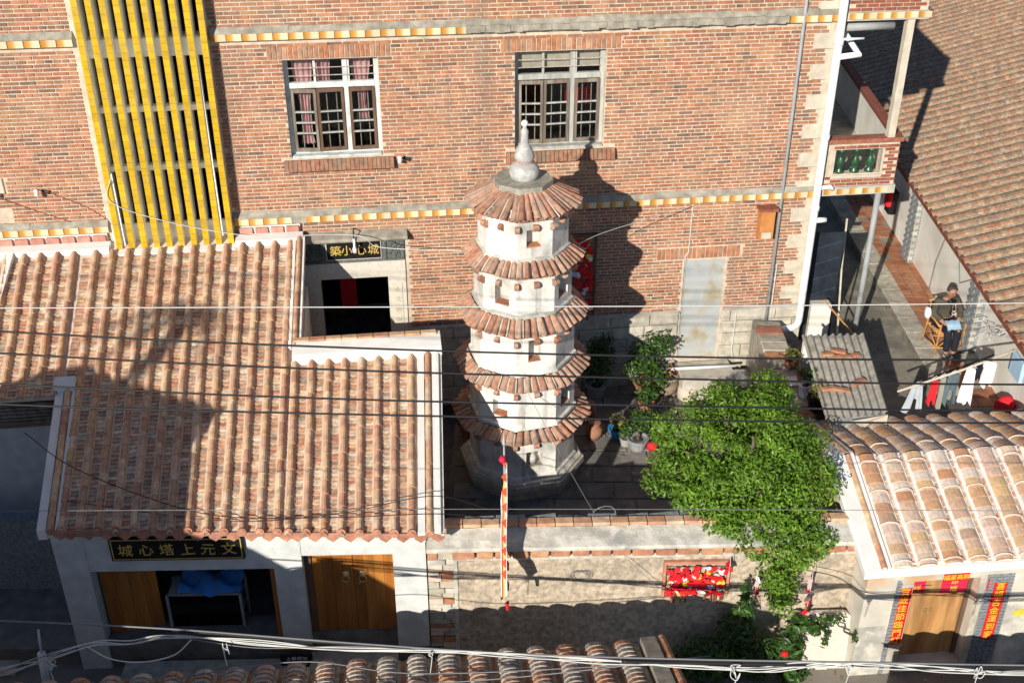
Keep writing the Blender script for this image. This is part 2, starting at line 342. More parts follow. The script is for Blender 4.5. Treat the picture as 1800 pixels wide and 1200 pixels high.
M_['cloth_grey'] = mat('grey_cloth', (.42,.46,.50), .9, 4, .12)
M_['cloth_red'] = mat('red_cloth', (.62,.02,.03), .85, 4, .1)
M_['cloth_teal'] = mat('slate_cloth', (.10,.14,.16), .9, 4, .15)
M_['cloth_taupe'] = mat('taupe_cloth', (.30,.28,.25), .9, 4, .12)
M_['cloth_blue'] = mat('blue_cloth', (.06,.25,.62), .9, 5, .15)
M_['blueplastic'] = mat('blue_plastic', (.05,.25,.50), .35, 3, .08)
M_['claypot'] = mat('clay_pot', [(.36,.16,.09),(.30,.14,.085)], .85, 8, .25, dirt=(.3,.26,.2), damt=.5)
M_['greypot'] = mat('grey_pot', [(.34,.33,.30),(.26,.27,.27)], .8, 8, .25)
M_['jar'] = mat('old_jar', (.28,.22,.16), .7, 9, .3, dirt=(.42,.37,.29), damt=.6)
M_['soil'] = mat('soil', (.06,.045,.035), .95, 20, .3, .5)
M_['ochretile'] = None
def trimmat():
    m = bpy.data.materials.new('glazed_trim_tile'); m.use_nodes = True; nt = m.node_tree; N = nt.nodes; L = nt.links; bs = N['Principled BSDF']; bs.inputs['Roughness'].default_value = .35
    tc = N.new('ShaderNodeTexCoord'); sp = N.new('ShaderNodeSeparateXYZ'); L.new(tc.outputs['Generated'], sp.inputs[0])
    oi = N.new('ShaderNodeObjectInfo'); rp = N.new('ShaderNodeValToRGB'); L.new(sp.outputs[0], rp.inputs[0])
    e = rp.color_ramp.elements; e[0].position = .02; e[0].color = (.50,.21,.035,1); e[1].position = .95; e[1].color = (.72,.62,.42,1)
    x = rp.color_ramp.elements.new(.35); x.color = (.62,.34,.08,1); x = rp.color_ramp.elements.new(.55); x.color = (.72,.60,.38,1)
    mr = N.new('ShaderNodeMapRange'); mr.inputs[3].default_value = .85; mr.inputs[4].default_value = 1.1; L.new(oi.outputs['Random'], mr.inputs[0])
    vm = N.new('ShaderNodeVectorMath'); vm.operation = 'SCALE'; L.new(rp.outputs[0], vm.inputs[0]); L.new(mr.outputs[0], vm.inputs['Scale']); L.new(vm.outputs[0], bs.inputs['Base Color']); return m
M_['trim'] = trimmat()

# frames (X along the front, Y into the building)
FB = frame(3.66, 19.07, 0, 7.1)        # brick building front
FF = frame(0, 12.4, 0, 1.6)            # lane front of hall and courtyard wall
FH = frame(4.97, 12.09, 0, 5.5)        # tiled house, lane front
LANE = -1.3

# ------------------------------------------------------------------ ground, courtyard, alley
g = MB(); g.add([(-300,-300,LANE),(300,-300,LANE),(300,300,LANE),(-300,300,LANE)], [(0,1,2,3)])
tag(g.build('ground', M_['ground']), kind='structure')
g = MB(); g.prism_z([(-1.05,12.55),(4.85,12.70),(4.85,60),(-1.05,60)], LANE-.2, YZ)
yard = tag(g.build('courtyard', M_['ground']), kind='structure')
mats = []
y = 12.85
k = 0
while y < 18.3:
    x = -.95 + (k % 2)*.33
    while x < 4.55:
        mats.append(Matrix.Translation((x+.31, y+.21, rnd.uniform(0,.006))) @ Matrix.Rotation(rnd.uniform(-.01,.01), 4, 'Z')); x += .655
    y += .44; k += 1
scatter(yard, 'paving_slab', MB().bev(-.31,.31,-.205,.205,-.01,.022,.008), [SIM @ M for M in mats], M_['slab'])
g = MB(); g.prism_z([(4.851,12.7),(30,12.7),(30,60),(4.851,60)], LANE-.2, .012)
alley = tag(g.build('alley_floor', M_['alley']), kind='structure')
g = MB(); g.prism_z([(7.75,15.2),(9.2,15.2),(9.6,45),(8.3,45)], 0, .17)
terr = tag(g.build('terrace', M_['alley']), kind='structure')
mats = []
for j in range(40):
    for i in range(3):
        if rnd.random() < .93: mats.append(Matrix.Translation((8.22+i*.30+j*.008, 17.2+j*.30, .172)))
scatter(terr, 'floor_tile', MB().box(-.142,.142,-.142,.142,-.01,.010), mats, M_['redtile'])
mats = [Matrix.Translation((7.98+j*.012, 15.7+j*.62, .172)) for j in range(20)]
scatter(terr, 'kerb_stone', MB().bev(-.20,.20,-.30,.30,-.02,.014,.006), mats, M_['stone'])
g = MB(); g.box(-16,-1.05,12.3,19.0,LANE-.1,-.98)
tag(g.build('hall_floor', M_['slab']), kind='structure')

# ------------------------------------------------------------------ brick building
BB = thing('brick_building', 'large red brick building with white quoins and yellow fin screen behind the pagoda', 'building', FB)
W1 = (-7.43,-5.90,4.45,6.12); W2 = (-3.64,-2.10,4.43,6.12)
DOOR = (-7.14,-5.94,-.1,2.15); GATE = (-.46,.31,.02,2.12); FIN = (-10.50,-8.60,3.0,9.0)
holes = [W1, W2, DOOR, GATE, FIN, (-14.9,-13.6,4.45,6.12)]
b = MB(FB); b.wall(-17, 1.95, -.7, 9.6, holes, .0, .24); b.build('wall', M_['mortar'], BB)
b = MB(FB); b.box(1.70,1.948,.24,7.5,-.3,9.6); b.build('side_wall', M_['stone'], BB)
b = MB(FB); b.box(-17,1.948,7.5,7.74,-.3,9.6); b.build('back_wall', M_['mortar'], BB)
b = MB(FB); b.box(-17.2,2.2,-.2,7.9,9.603,9.8); b.build('roof', M_['concrete'], BB)
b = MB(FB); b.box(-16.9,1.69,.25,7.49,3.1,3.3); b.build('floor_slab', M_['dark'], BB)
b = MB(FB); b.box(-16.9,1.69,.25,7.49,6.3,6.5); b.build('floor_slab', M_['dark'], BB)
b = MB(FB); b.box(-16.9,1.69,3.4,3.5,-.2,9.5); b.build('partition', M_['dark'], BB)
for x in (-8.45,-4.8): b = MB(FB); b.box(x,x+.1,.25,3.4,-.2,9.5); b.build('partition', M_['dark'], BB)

# bricks
CO, BL, JT = .0665, .262, .024
excl = [(-7.48,-5.56,0,3.10),(-.50,.35,0,2.16),(-10.62,-8.52,0,9),(-20,3,3.24,3.50),(-20,3,6.42,6.68),
        (-7.66,-5.68,6.13,6.36),(-3.88,-1.86,6.13,6.36),(-7.56,-5.72,4.22,4.46),(-3.80,-1.90,4.20,4.44),(-7.43,-5.90,4.3,6.2),(-3.64,-2.10,4.3,6.2),
        (-1.0,.62,2.16,2.38),(-14.9,-13.6,4.45,6.12)]
quo = [6.13 - .533*i for i in range(-3, 10)]
def cut(z0, z1):
    iv = [(-16.0, 1.72)]
    ex = [(a, b_) for (a, b_, c, d) in excl if c < (z0+z1)/2 < d]
    if any(abs((z0+z1)/2 - q) < .15 for q in quo): ex.append((1.47, 2))
    if any(abs((z0+z1)/2 - q - .2) < .15 for q in quo): ex.append((-13.2, -12.12))
    elif (z0+z1)/2 > 3.5: ex.append((-13.2,-12.42))
    for (a, b_) in ex:
        nv = []
        for (p, q) in iv:
            if b_ <= p or a >= q: nv.append((p, q)); continue
            if a - p > .05: nv.append((p, a))
            if q - b_ > .05: nv.append((b_, q))
        iv = nv
    return iv
mfull = []; mhalf = []; modd = []
z = 1.075; k = 0
while z < 8.2:
    head = (k % 8 == 5); L = BL/2 if head else BL; off = (k % 2)*BL/2 + (.05 if head else 0) + rnd.uniform(-.015,.015)
    for (p, q) in cut(z, z+CO):
        n0 = math.floor((p+16-off)/L)
        x = -16+off+n0*L
        while x < q:
            a = max(x, p); e = min(x+L, q)
            if e-a > .05:
                ln = e-a-JT; T = FB @ Matrix.Translation(((a+e)/2, rnd.uniform(-.004,.003), z+CO/2))
                if abs(ln-(BL-JT)) < .004: mfull.append(T @ Matrix.Rotation(rnd.uniform(-.006,.006),4,'Y'))
                elif abs(ln-(BL/2-JT)) < .004: mhalf.append(T)
                else: modd.append((T, ln))
            x += L
    z += CO; k += 1
def brickmb(L, h=.043, d=.014): return MB().add([(-L/2,-d,-h/2),(L/2,-d,-h/2),(L/2,-d,h/2),(-L/2,-d,h/2),(-L/2,.01,-h/2),(L/2,.01,-h/2),(L/2,.01,h/2),(-L/2,.01,h/2)], [(0,1,2,3),(1,5,6,2),(4,0,3,7),(3,2,6,7),(0,4,5,1)])
bc = FB @ Vector((-1.2,0,4.6))
scatter(BB, 'brick', brickmb(BL-JT), mfull, M_['brick'], 240, key=lambda M: (M.translation-bc).length)
scatter(BB, 'half_brick', brickmb(BL/2-JT), mhalf, M_['brick'], 60, key=lambda M: (M.translation-bc).length)
big = MB()
for T, ln in modd:
    u = brickmb(max(ln,.03)); big.M = T; big.add([tuple(p) for p in u.v], u.f)
big.build('cut_bricks', M_['brick'], BB, kind='stuff')
# soldier courses over openings and brick sills under the windows
sol = []; sil = []
for (a, e, zc) in [(-7.66,-5.68,6.245),(-3.88,-1.86,6.245)]:
    n = round((e-a)/.083)
    sol += [FB @ Matrix.Translation((a+(i+.5)*(e-a)/n, rnd.uniform(-.005,.003), zc)) for i in range(n)]
sol += [FB @ Matrix.Translation((-.96+i*.083, rnd.uniform(-.004,.003), 2.27)) for i in range(19)]
for (a, e, zc) in [(-7.56,-5.72,4.34),(-3.80,-1.90,4.32)]:
    n = round((e-a)/.075)
    sil += [FB @ Matrix.Translation((a+(i+.5)*(e-a)/n, -.055+rnd.uniform(-.006,.006), zc)) @ Matrix.Rotation(-.25,4,'X') for i in range(n)]
scatter(BB, 'lintel_brick', MB().add([(-.032,-.014,-.108),(.032,-.014,-.108),(.032,-.014,.108),(-.032,-.014,.108),(-.032,.01,-.108),(.032,.01,-.108),(.032,.01,.108),(-.032,.01,.108)], [(0,1,2,3),(1,5,6,2),(4,0,3,7),(3,2,6,7),(0,4,5,1)]), sol, M_['soldier'])
scatter(BB, 'sill_brick', MB().box(-.033,.033,-.06,.16,-.105,.085), sil, M_['sillbrick'])
# base stone courses
stn = []
for r_, (z0, h) in enumerate([(-.54,.26),(-.27,.26),(.0,.26),(.27,.26),(.54,.25),(.80,.245)]):
    x = -8.0 - .2*r_
    while x < 1.9:
        L = rnd.uniform(.55,.95); a = max(x,-8); e = min(x+L-.015, 1.93)
        if not (e > -7.45 and a < -5.58) and not (e > -.5 and a < .34) and e-a > .15: stn.append((a, e, z0, h))
        elif e > .34 and a < .34 and e-.345 > .15: stn.append((.345, e, z0, h))
        elif a < -.5 and e > -.5 and -.505-a > .15: stn.append((a, -.505, z0, h))
        x += L
for (a, e, z0, h) in stn:
    bb = MB(FB); bb.bev(a, e, -.05+rnd.uniform(-.008,.008), .02, z0+.006, z0+h, .012); bb.build('base_stone', M_['stone'], BB)
for a, e in ((-5.55,-.50),(.35,1.95)): b = MB(FB); b.prism_x([(.02,1.045),(-.075,1.045),(-.075,1.058),(-.012,1.085),(.02,1.085)], a, e); b.build('base_ledge', M_['concrete'], BB)
# quoins
for q in quo:
    b = MB(FB); b.bev(1.50,1.985,-.03,.2,q-.135,q+.135,.012); b.build('quoin', M_['quoin'], BB)
    if q > 3.5:
        b = MB(FB); b.bev(-13.2,-12.15,-.03,.05,q+.2-.135,q+.2+.135,.012); b.build('quoin', M_['quoin'], BB)
b = MB(FB); b.box(1.74,1.975,-.016,.2,1.06,9.55); b.build('corner_strip', M_['quoin'], BB)
b = MB(FB); b.box(-13.1,-12.44,-.016,.05,3.5,9.55); b.build('corner_strip', M_['quoin'], BB)
# storey trims: glazed tiles under a sloping cement ledge
def trim(z0, a, e, skip=()):
    iv = [(-17,-10.6),(-8.5,e)]
    for (p, q) in iv:
        b = MB(FB); n = int((q-p)/.6)
        for i in range(n):
            x0 = p+(q-p)*i/n; x1 = p+(q-p)*(i+1)/n
            b.prism_x([(.02,z0+.112),(-.085,z0+.112),(-.088,z0+.122),(-.016,z0+.21+rnd.uniform(-.015,.015)),(.02,z0+.22)], x0, x1)
        b.jitter(.008, 7); b.build('cement_ledge', M_['cement'], BB)
        b = MB(FB); b.box(p,q,-.07,.01,z0,z0+.112); b.build('trim_bed', M_['cement'], BB)
    tl = MB().box(-.117,.117,-.012,.0,-.056,.056); ms = []
    for (p, q) in iv:
        n = int((q-p)/.243)
        for i in range(n):
            x = p + (i+.5)*(q-p)/n
            if any(s0 < x < s1 for s0, s1 in skip) or rnd.random() < .012: continue
            ms.append(FB @ Matrix.Translation((x, -.072, z0+.056)) @ Matrix.Rotation(rnd.uniform(-.015,.015),4,'Y'))
    scatter(BB, 'trim_tile', tl, ms, M_['trim'])
trim(3.30, -17, 1.95); trim(6.47, -17, 1.95, [(-4.45,.95)])
b = MB(FB); x = -4.45
while x < .95:
    dx = rnd.uniform(.08,.2); b.box(x, min(x+dx,.95), -.10-rnd.random()*.03, -.06, 6.47+rnd.random()*.03, 6.585+rnd.random()*.02); x += dx
b.jitter(.012,9); b.build('broken_ledge', M_['cement'], BB)

# windows
def window(rect, frame_m, sash_m, pale_sashes, curtain):
    x0, x1, z0, z1 = rect; F_ = FB; y = .13
    zt = z1-.47; xm = x0+(x1-x0)*.645
    b = MB(F_); t = .07
    b.box(x0,x0+t,y,y+.09,z0,z1); b.box(x1-t,x1,y,y+.09,z0,z1); b.box(x0+t,x1-t,y,y+.09,z1-.05,z1); b.box(x0+t,x1-t,y,y+.09,z0,z0+.06)
    b.box(x0+t,x1-t,y-.012,y+.085,zt-.04,zt+.05); b.box(xm-.04,xm+.04,y-.004,y+.094,z0+.06,z1-.05)
    b.box(x0+.02,x1-.02,-.02,y,z0-.0,z0+.035)
    wf = b.build('window', frame_m, BB)
    xq = (x0+xm)/2
    b = MB(F_); b.box(xq-.018,xq+.018,y+.01,y+.05,zt+.05,z1-.05); b.box(xm+.045,xm+.075,y+.01,y+.06,zt+.05,z1-.05); b.build('transom_bar', frame_m, wf)
    b = MB(F_)
    for dz in (.12,.25):
        b.tube([(x0+t,y-.02,z1-.05-dz),(x1-t,y-.02,z1-.05-dz)], .008, 5)
    for (a, e) in ((x0+t,xq),(xq,xm-.04),(xm+.04,x1-t)):
        for f in (.36,.72): xx = a+(e-a)*f; b.tube([(xx,y+.10,z0+.06),(xx,y+.10,zt)], .009, 5)
    b.build('grille', M_['rust'], wf)
    for (a, e, ang, sm) in ((x0+t+.01,xq-.005,-.10,sash_m[0]),(xq+.005,xm-.045,.06,sash_m[1]),(xm+.045,x1-t-.005,.05,sash_m[2])):
        w_ = e-a; T = F_ @ Matrix.Translation((a if ang < 0 else e, y-.03, 0)) @ Matrix.Rotation(ang,4,'Z') @ Matrix.Translation((0 if ang < 0 else -w_,0,0))
        za, zb = z0+.075, zt-.05; b = MB(T); r_ = .045
        b.box(0,r_,0,.04,za,zb); b.box(w_-r_,w_,0,.04,za,zb); b.box(r_,w_-r_,0,.04,za,za+.06); b.box(r_,w_-r_,0,.04,zb-.06,zb)
        sh = b.build('sash', sm, wf)
        b = MB(T)
        for f in (.36,.53,.70): zz = zb-(zb-za)*f; b.box(r_,w_-r_,-.004,.036,zz-.012,zz+.012)
        b.build('sash_bar', M_['woodg'], wf)
        b = MB(T); b.box(r_-.004,w_-r_+.004,.016,.021,za+.05,zb-.05); b.build('pane', M_['glass'], wf)
    for (a, e) in ((x0+t,xq-.018),(xq+.018,xm-.04),(xm+.075,x1-t)):
        b = MB(F_); b.box(a-.004,e+.004,y+.03,y+.036,zt+.045,z1-.045); b.build('pane', M_['glass'], wf)
    def drape(a, e, zt_, zb_, pinch, m):
        b = MB(F_); n = 18; vs_ = []; rows = 9
        for k in range(rows):
            f = k/(rows-1); zz = zt_+(zb_-zt_)*f; sq = 1-pinch*math.sin(min(f/.75,1)*math.pi/2)**2 if f < .75 else 1-pinch*(1-.5*(f-.75)/.25)
            for i in range(n+1):
                u = i/n; xx = a+(e-a)*(.5+(u-.5)*sq); vs_.append((xx, y+.15+.025*math.sin(u*22), zz))
        fs = [(k*(n+1)+i, k*(n+1)+i+1, (k+1)*(n+1)+i+1, (k+1)*(n+1)+i) for k in range(rows-1) for i in range(n)]
        b.add(vs_, fs); b.build('curtain', m, wf, smooth=True)
    if curtain == 'pink':
        drape(x0+.12,xq-.04,z1-.05,z0+.15,.6,M_['curtain']); drape(xm+.08,x1-.12,z1-.05,z0+.55,.65,M_['curtain']); drape(xq+.0,xq+.26,z1-.05,zt-.05,.2,M_['curtain'])
    else:
        b = MB(F_); b.box(x0+t,x1-t,y+.12,y+.14,z1-.34,z1-.03); b.build('curtain', M_['curtainw'], wf)
        b = MB(F_); b.box(x1-.55,x1-.12,y+.5,y+.8,z0+.55,z0+.85); b.build('red_box', M_['red'], wf)
        b = MB(F_); b.lathe(x1-.40,y+.6,[(.05,z0+.86),(.08,z0+.9),(.08,z0+1.0),(.03,z0+1.04)],10); b.build('white_jar', M_['pvc'], wf)
    return wf
window(W1, M_['woodp'], (M_['woodw'],M_['wooddark'],M_['wooddark']), True, 'pink')
window(W2, M_['woodg'], (M_['woodw'],M_['woodw'],M_['woodw']), True, 'pale')

# yellow fin screen in front of the stair
fs_ = MB(FB); fs_.box(-10.56,-8.55,-.04,.02,3.02,3.42); fin_root = fs_.build('fin_screen', M_['finside'], BB)
b = MB(FB); b.box(-10.50,-8.60,-.10,.3,6.28,6.56); b.build('landing_slab', M_['finside'], fin_root)
for z0 in (4.38,5.38): b = MB(FB); b.box(-10.50,-8.60,-.08,.08,z0,z0+.085); b.build('crossbar', M_['finside'], fin_root)
for i in range(10):
    xc = -10.435+i*.2067
    b = MB(FB); b.box(xc-.040,xc+.040,-.235,.18,3.04,9.3); b.build('fin', M_['finside'], fin_root)
    b = MB(FB); zz = 3.035
    while zz < 9.3: b.box(xc-.048,xc+.048,-.248,-.2352,zz,zz+.115); zz += .12
    b.build('fin_tiles', M_['yellow'], fin_root)
for i in range(9):                     # stair flight behind the fins
    b = MB(FB); b.box(-10.3+i*.2,-10.08+i*.2,.6,1.6,4.95-i*.13,5.12-i*.13); b.build('stair_step', M_['concrete'], fin_root)
for q in ([(-8.72,-.2,6.3),(-8.70,-.22,3.2)],[(-10.36,-.2,4.4),(-10.34,-.22,3.1)]): b = MB(FB); b.tube(q, .014, 5); b.build('conduit', M_['pvc'], fin_root)

# stone doorway with carved lintel
b = MB(FB); b.box(-7.42,-7.14,-.03,.2,0,2.15); b.box(-5.94,-5.62,-.03,.2,.0,2.15); b.box(-7.42,-5.62,-.034,.2,2.152,2.46); df = b.build('stone_doorway', M_['palestone'], BB)
for x in (-7.28,-5.78):
    b = MB(FB); b.box(x-.085,x+.085,-.042,-.029,.7,2.02); b.build('jamb_panel', M_['palestone'], df)
    b = MB()
    for i, ch in enumerate('人文傳世芳'):
        tb = text_mb(ch, .12, FB @ Matrix.Translation((x,-.046,1.9-i*.22)), .003); b.v, b.f = b.v+tb.v, b.f+[tuple(len(b.v)+q for q in f) for f in tb.f]
    b.build('engraved_characters', mat('faint_gold', (.58,.48,.33), .8), df)
b = MB(FB); b.box(-7.42,-5.62,-.02,.2,2.462,2.93); lin = b.build('carved_lintel', M_['darkstone'], BB)
for (a, e) in ((-7.41,-7.06),(-5.97,-5.63)):
    b = MB(FB); b.box(a,a+.03,-.045,-.019,2.48,2.91); b.box(e-.03,e,-.045,-.019,2.48,2.91); b.box(a+.03,e-.03,-.045,-.019,2.48,2.51); b.box(a+.03,e-.03,-.045,-.019,2.88,2.91); b.build('panel_frame', M_['darkstone'], lin)
    b = MB(FB)
    for i in range(26):
        cx = rnd.uniform(a+.06,e-.06); cz = rnd.uniform(2.54,2.85); b.ellipsoid((cx,-.022,cz),(rnd.uniform(.015,.04),.018,rnd.uniform(.015,.045)),6,4)
    b.build('carving', M_['darkstone'], lin, smooth=True)
b = MB(FB); b.box(-7.0,-6.03,-.04,-.0195,2.53,2.88); b.build('plaque_border', M_['palestone'], lin)
b = MB(FB); b.box(-6.985,-6.045,-.048,-.0405,2.545,2.865); b.build('plaque', M_['black'], lin)
for ch, x in zip('築小心城', (-6.83,-6.635,-6.39,-6.17)): text_mb(ch, .205, FB @ Matrix.Translation((x,-.052,2.70)), .006).build('plaque_character', M_['gold'], lin)
b = MB(FB); b.prism_x([(.0,2.935),(-.20,2.935),(-.21,2.96),(-.19,3.0),(0,3.07)], -7.5, -5.56); b.build('door_canopy', M_['cement'], BB)
b = MB(FB); b.tube([(-6.49,-.02,3.12),(-6.49,-.22,3.16),(-6.49,-.24,3.02)], .012, 6); b.build('lamp_bracket', M_['wirek'], BB)
b = MB(FB); b.lathe(-6.49,-.24,[(.012,2.74),(.035,2.77),(.04,2.82),(.02,2.88),(.022,3.02)],10); b.build('light_bulb', M_['pvc'], BB, smooth=True)
# things seen inside the doorway
b = MB(FB); b.box(-6.85,-6.55,1.2,1.25,.9,1.75); b.build('red_banner', M_['cloth_red'], BB)
mt = [FB @ Matrix.Translation((-7.4+i*.2, .5+j*.2, .0)) for i in range(10) for j in range(12)]
scatter(BB, 'door_floor_tile', MB().box(-.096,.096,-.096,.096,-.012,.02), mt, M_['slab'])

# steel gate, drain pipes, cable on the wall
b = MB(FB); b.box(-.46,-.42,.03,.07,.02,2.12); b.box(.27,.31,.03,.07,.02,2.12); b.box(-.42,.27,.03,.07,2.08,2.12); gt = b.build('steel_door', M_['steel'], BB)
b = MB(FB)
for i in range(12): b.add([(-.42,.045,.02+i*.172),(.27,.045,.02+i*.172),(.27,.04,.106+i*.172),(-.42,.04,.106+i*.172),(.27,.045,.192+i*.172),(-.42,.045,.192+i*.172)], [(0,1,2,3),(3,2,4,5)])
b.build('door_sheet', M_['steel'], gt)
b = MB(FB); b.tube([(1.86,-.13,9.5),(1.86,-.13,.78),(1.83,-.13,.66),(1.74,-.13,.62),(1.48,-.14,.58),(1.40,-.15,.53),(1.36,-.15,.42),(1.33,-.16,-.0)], .068, 12)
pv = b.build('drain_pipe', M_['pvc'], BB, smooth=True)
b = MB(FB)
for z0 in (6.08,4.4,3.05): b.lathe(1.86,-.13,[(.069,z0),(.082,z0+.005),(.082,z0+.1),(.069,z0+.105)],12)
b.build('pipe_socket', M_['pvc'], pv, smooth=True)
for q, r_ in (([(1.90,-.13,5.88),(2.28,-.10,5.90),(2.24,-.02,5.95),(2.10,.3,6.2),(2.06,.5,6.3)],.05),([(1.9,-.13,6.18),(2.3,-.12,6.18)],.02),([(1.9,-.13,2.86),(2.10,-.13,2.86)],.05)): b = MB(FB); b.tube(q, r_, 10); b.build('pipe_branch', M_['pvc'], pv, smooth=True)
b = MB(FB); b.tube([(1.23,-.06,9.5),(1.23,-.06,.05)], .032, 8); b.build('grey_pipe', M_['greypipe'], BB, smooth=True)
b = MB(FB); b.tube([(-.40,-.02,3.25),(-.41,-.02,2.3),(-.47,-.025,2.2),(-.44,-.025,2.12)], .010, 5); b.tube([(.62,-.06,1.0),(.60,-.07,.2),(.63,-.08,.02)], .013, 5); b.tube([(1.31,-.05,2.0),(1.30,-.05,.1)], .012, 5); b.build('wall_cable', M_['wirew'], BB)
# insulators bracketed to the left part of the wall
for (s_, z_) in ((-11.62,4.10),(-12.38,4.08),(-5.62,4.40)):
    b = MB(FB); b.tube([(s_,0,z_),(s_+.02,-.14,z_)], .012, 5); b.tube([(s_+.06,-.01,z_-.01),(s_+.17,-.03,z_-.05)], [.02,.035], 6); o = b.build('insulator_bracket', M_['wirek'], BB)
    b = MB(FB); b.lathe(s_,-.14,[(.02,z_-.06),(.04,z_-.05),(.03,z_),(.042,z_+.03),(.02,z_+.06)],10); b.build('insulator', M_['pvc'], o, smooth=True)

# balcony at the right corner
P0 = FB @ Vector((3.30,0,0)); P1 = Vector((7.22,24.9,0)); P0w = Vector((P0.x,P0.y,0))
Q0 = FB @ Vector((1.95,.25,0)); Q1 = FB @ Vector((1.95,5.6,0))
def bpoly(o): 
    a = FB @ Vector((1.985,-.06,0)); c = FB @ Vector((3.36+o,-.06,0)); 
    return [(a.x,a.y),(c.x,c.y),(P1.x+.08+o,P1.y),(Q1.x+.05,Q1.y)]
b = MB(); b.prism_z(bpoly(0), 3.30, 3.46); bal = b.build('balcony', M_['concrete'], BB)
b = MB(); b.prism_z(bpoly(.07), 6.46, 6.60); b.build('upper_balcony_slab', M_['concrete'], BB)
b = MB(FB); holes_ = [(2.14,3.02,3.70,4.16)]; b.wall(2.0,3.33,3.46,4.28,holes_,-.02,.16); b.build('balcony_parapet', M_['mortar'], bal)
ms = []; zz = 3.50; k = 0
while zz < 4.25:
    x = 2.0 - (k % 2)*.105
    while x < 3.3:
        a = max(x,2.0); e = min(x+.21,3.33)
        if e-a > .15 and not (3.68 < zz+.03 < 4.18 and e > 2.12 and a < 3.04): ms.append(FB @ Matrix.Translation(((a+e)/2,-.02,zz)))
        x += .21
    zz += .064; k += 1
scatter(bal, 'parapet_brick', brickmb(.192,.048), ms, M_['redbrick'])
b = MB(FB); b.box(2.10,2.14,-.045,.0,3.66,4.16); b.box(3.02,3.06,-.045,.0,3.66,4.16); b.box(2.10,3.06,-.047,.02,3.62,3.68); b.build('opening_frame', M_['quoin'], bal)
for x in (2.30,2.58,2.86):
    b = MB(FB); b.lathe(x,.07,[(.085,3.70),(.085,3.74),(.04,3.77),(.075,3.84),(.088,3.90),(.05,3.98),(.04,4.04),(.075,4.09),(.085,4.11),(.085,4.15)],10); b.build('baluster', M_['glaze'], bal, smooth=True)
b = MB(FB); b.box(1.98,3.38,-.06,.18,4.282,4.36); b.build('parapet_cap', M_['redbrick'], bal)
b = MB(); a = P0w+Vector((0,.18,0)); b.beam((a.x,a.y,3.87),(P1.x,P1.y,3.87),.12,.82); b.build('side_parapet', M_['wallw'], bal)
b = MB(); b.beam((a.x,a.y+.02,4.32),(P1.x,P1.y,4.32),.17,.08); b.build('side_parapet_cap', M_['redbrick'], bal)
b = MB(FB); b.box(3.07,3.20,-.04,.09,4.362,6.458); b.build('balcony_post', M_['quoin'], bal)
b = MB(FB); b.tube([(3.10,.02,3.3),(3.10,.02,0)], .055, 10); b.build('steel_post', M_['greypipe'], bal, smooth=True)
for z0, x1_ in ((3.345,3.4),(6.51,3.47)):
    tl = MB().box(-.115,.115,-.012,0,-.05,.05)
    ms = [FB @ Matrix.Translation((2.13+i*.243,-.0615,z0+.03)) for i in range(5 if x1_ < 3.45 else 6)]
    scatter(bal, 'trim_tile', tl, ms, M_['trim'])
b = MB(FB); b.wall(2.0,3.4,6.602,7.5,[],-.02,.16); b.build('upper_parapet', M_['mortar'], bal)
ms = []; zz = 6.64; k = 0
while zz < 7.45:
    x = 2.0-(k % 2)*.105
    while x < 3.3:
        a_ = max(x,2.0); e = min(x+.21,3.4)
        if e-a_ > .15: ms.append(FB @ Matrix.Translation(((a_+e)/2,-.02,zz)))
        x += .21
    zz += .064; k += 1
scatter(bal, 'parapet_brick', brickmb(.192,.048), ms, M_['redbrick'])
b = MB(); b.beam((a.x+.05,a.y,7.0),(P1.x,P1.y,7.0),.12,.85); b.build('upper_side_parapet', M_['wallw'], bal)
b = MB(FB); b.tube([(1.92,-.1,3.48),(2.1,-.1,3.50),(2.16,-.1,3.44)], .04, 8); b.build('spout', M_['pvc'], bal, smooth=True)
b = MB(FB); b.tube([(2.02,.1,6.32),(2.9,.12,6.32)], .07, 10); b.build('rolled_awning', M_['greypipe'], bal, smooth=True)
# orange wall shrine box
b = MB(FB); b.box(.84,1.10,-.20,-.015,2.56,3.12); shr = b.build('wall_shrine', mat('orange_tile', [(.58,.25,.08),(.52,.22,.07)], .5, 8, .15), label='orange tiled incense box fixed high on the brick wall beside grey pipe', cat='shrine')
b = MB(FB); b.box(.80,1.14,-.25,-.012,3.122,3.17); b.build('shrine_roof', M_['redbrick'], shr)
b = MB(FB); b.box(.88,1.06,-.21,-.2002,2.58,2.70); b.build('shrine_panel', M_['quoin'], shr)

# ------------------------------------------------------------------ pagoda
AX, AY = .16, 15.5
FP = frame(AX, AY, 0, -90-6.5)
MB.G = SIM
PG = thing('pagoda', 'white octagonal five tier pagoda with terracotta eaves and gourd finial', 'pagoda', FP)
def octp(r): return [(r*math.cos(k*math.pi/4), r*math.sin(k*math.pi/4)) for k in range(8)]
def ring(b, r0, z0, r1, z1):
    p = octp(r0); q = octp(r1)
    b.add([(x,y,z0) for x, y in p]+[(x,y,z1) for x, y in q], [(i,(i+1)%8,8+(i+1)%8,8+i) for i in range(8)])
b = MB(FP); b.prism_z(octp(.98), -.2, .20); b.prism_z(octp(1.035), .205, .30); b.build('plinth', M_['stone'], PG)
b = MB(FP); b.prism_z(octp(.99), .302, .34); b.build('plinth_step', M_['oldplaster'], PG)
tiers = [(.34,1.24,.862,.850,(1.10,1.175,.90,1.275)), (1.30,2.18,.842,.832,(1.045,2.10,.868,2.255)), (2.27,3.12,.815,.805,(.985,3.02,.805,3.225)), (3.225,4.06,.752,.742,(.891,3.95,.716,4.115)), (4.115,4.92,.682,.67,(.834,4.825,.43,5.05))]
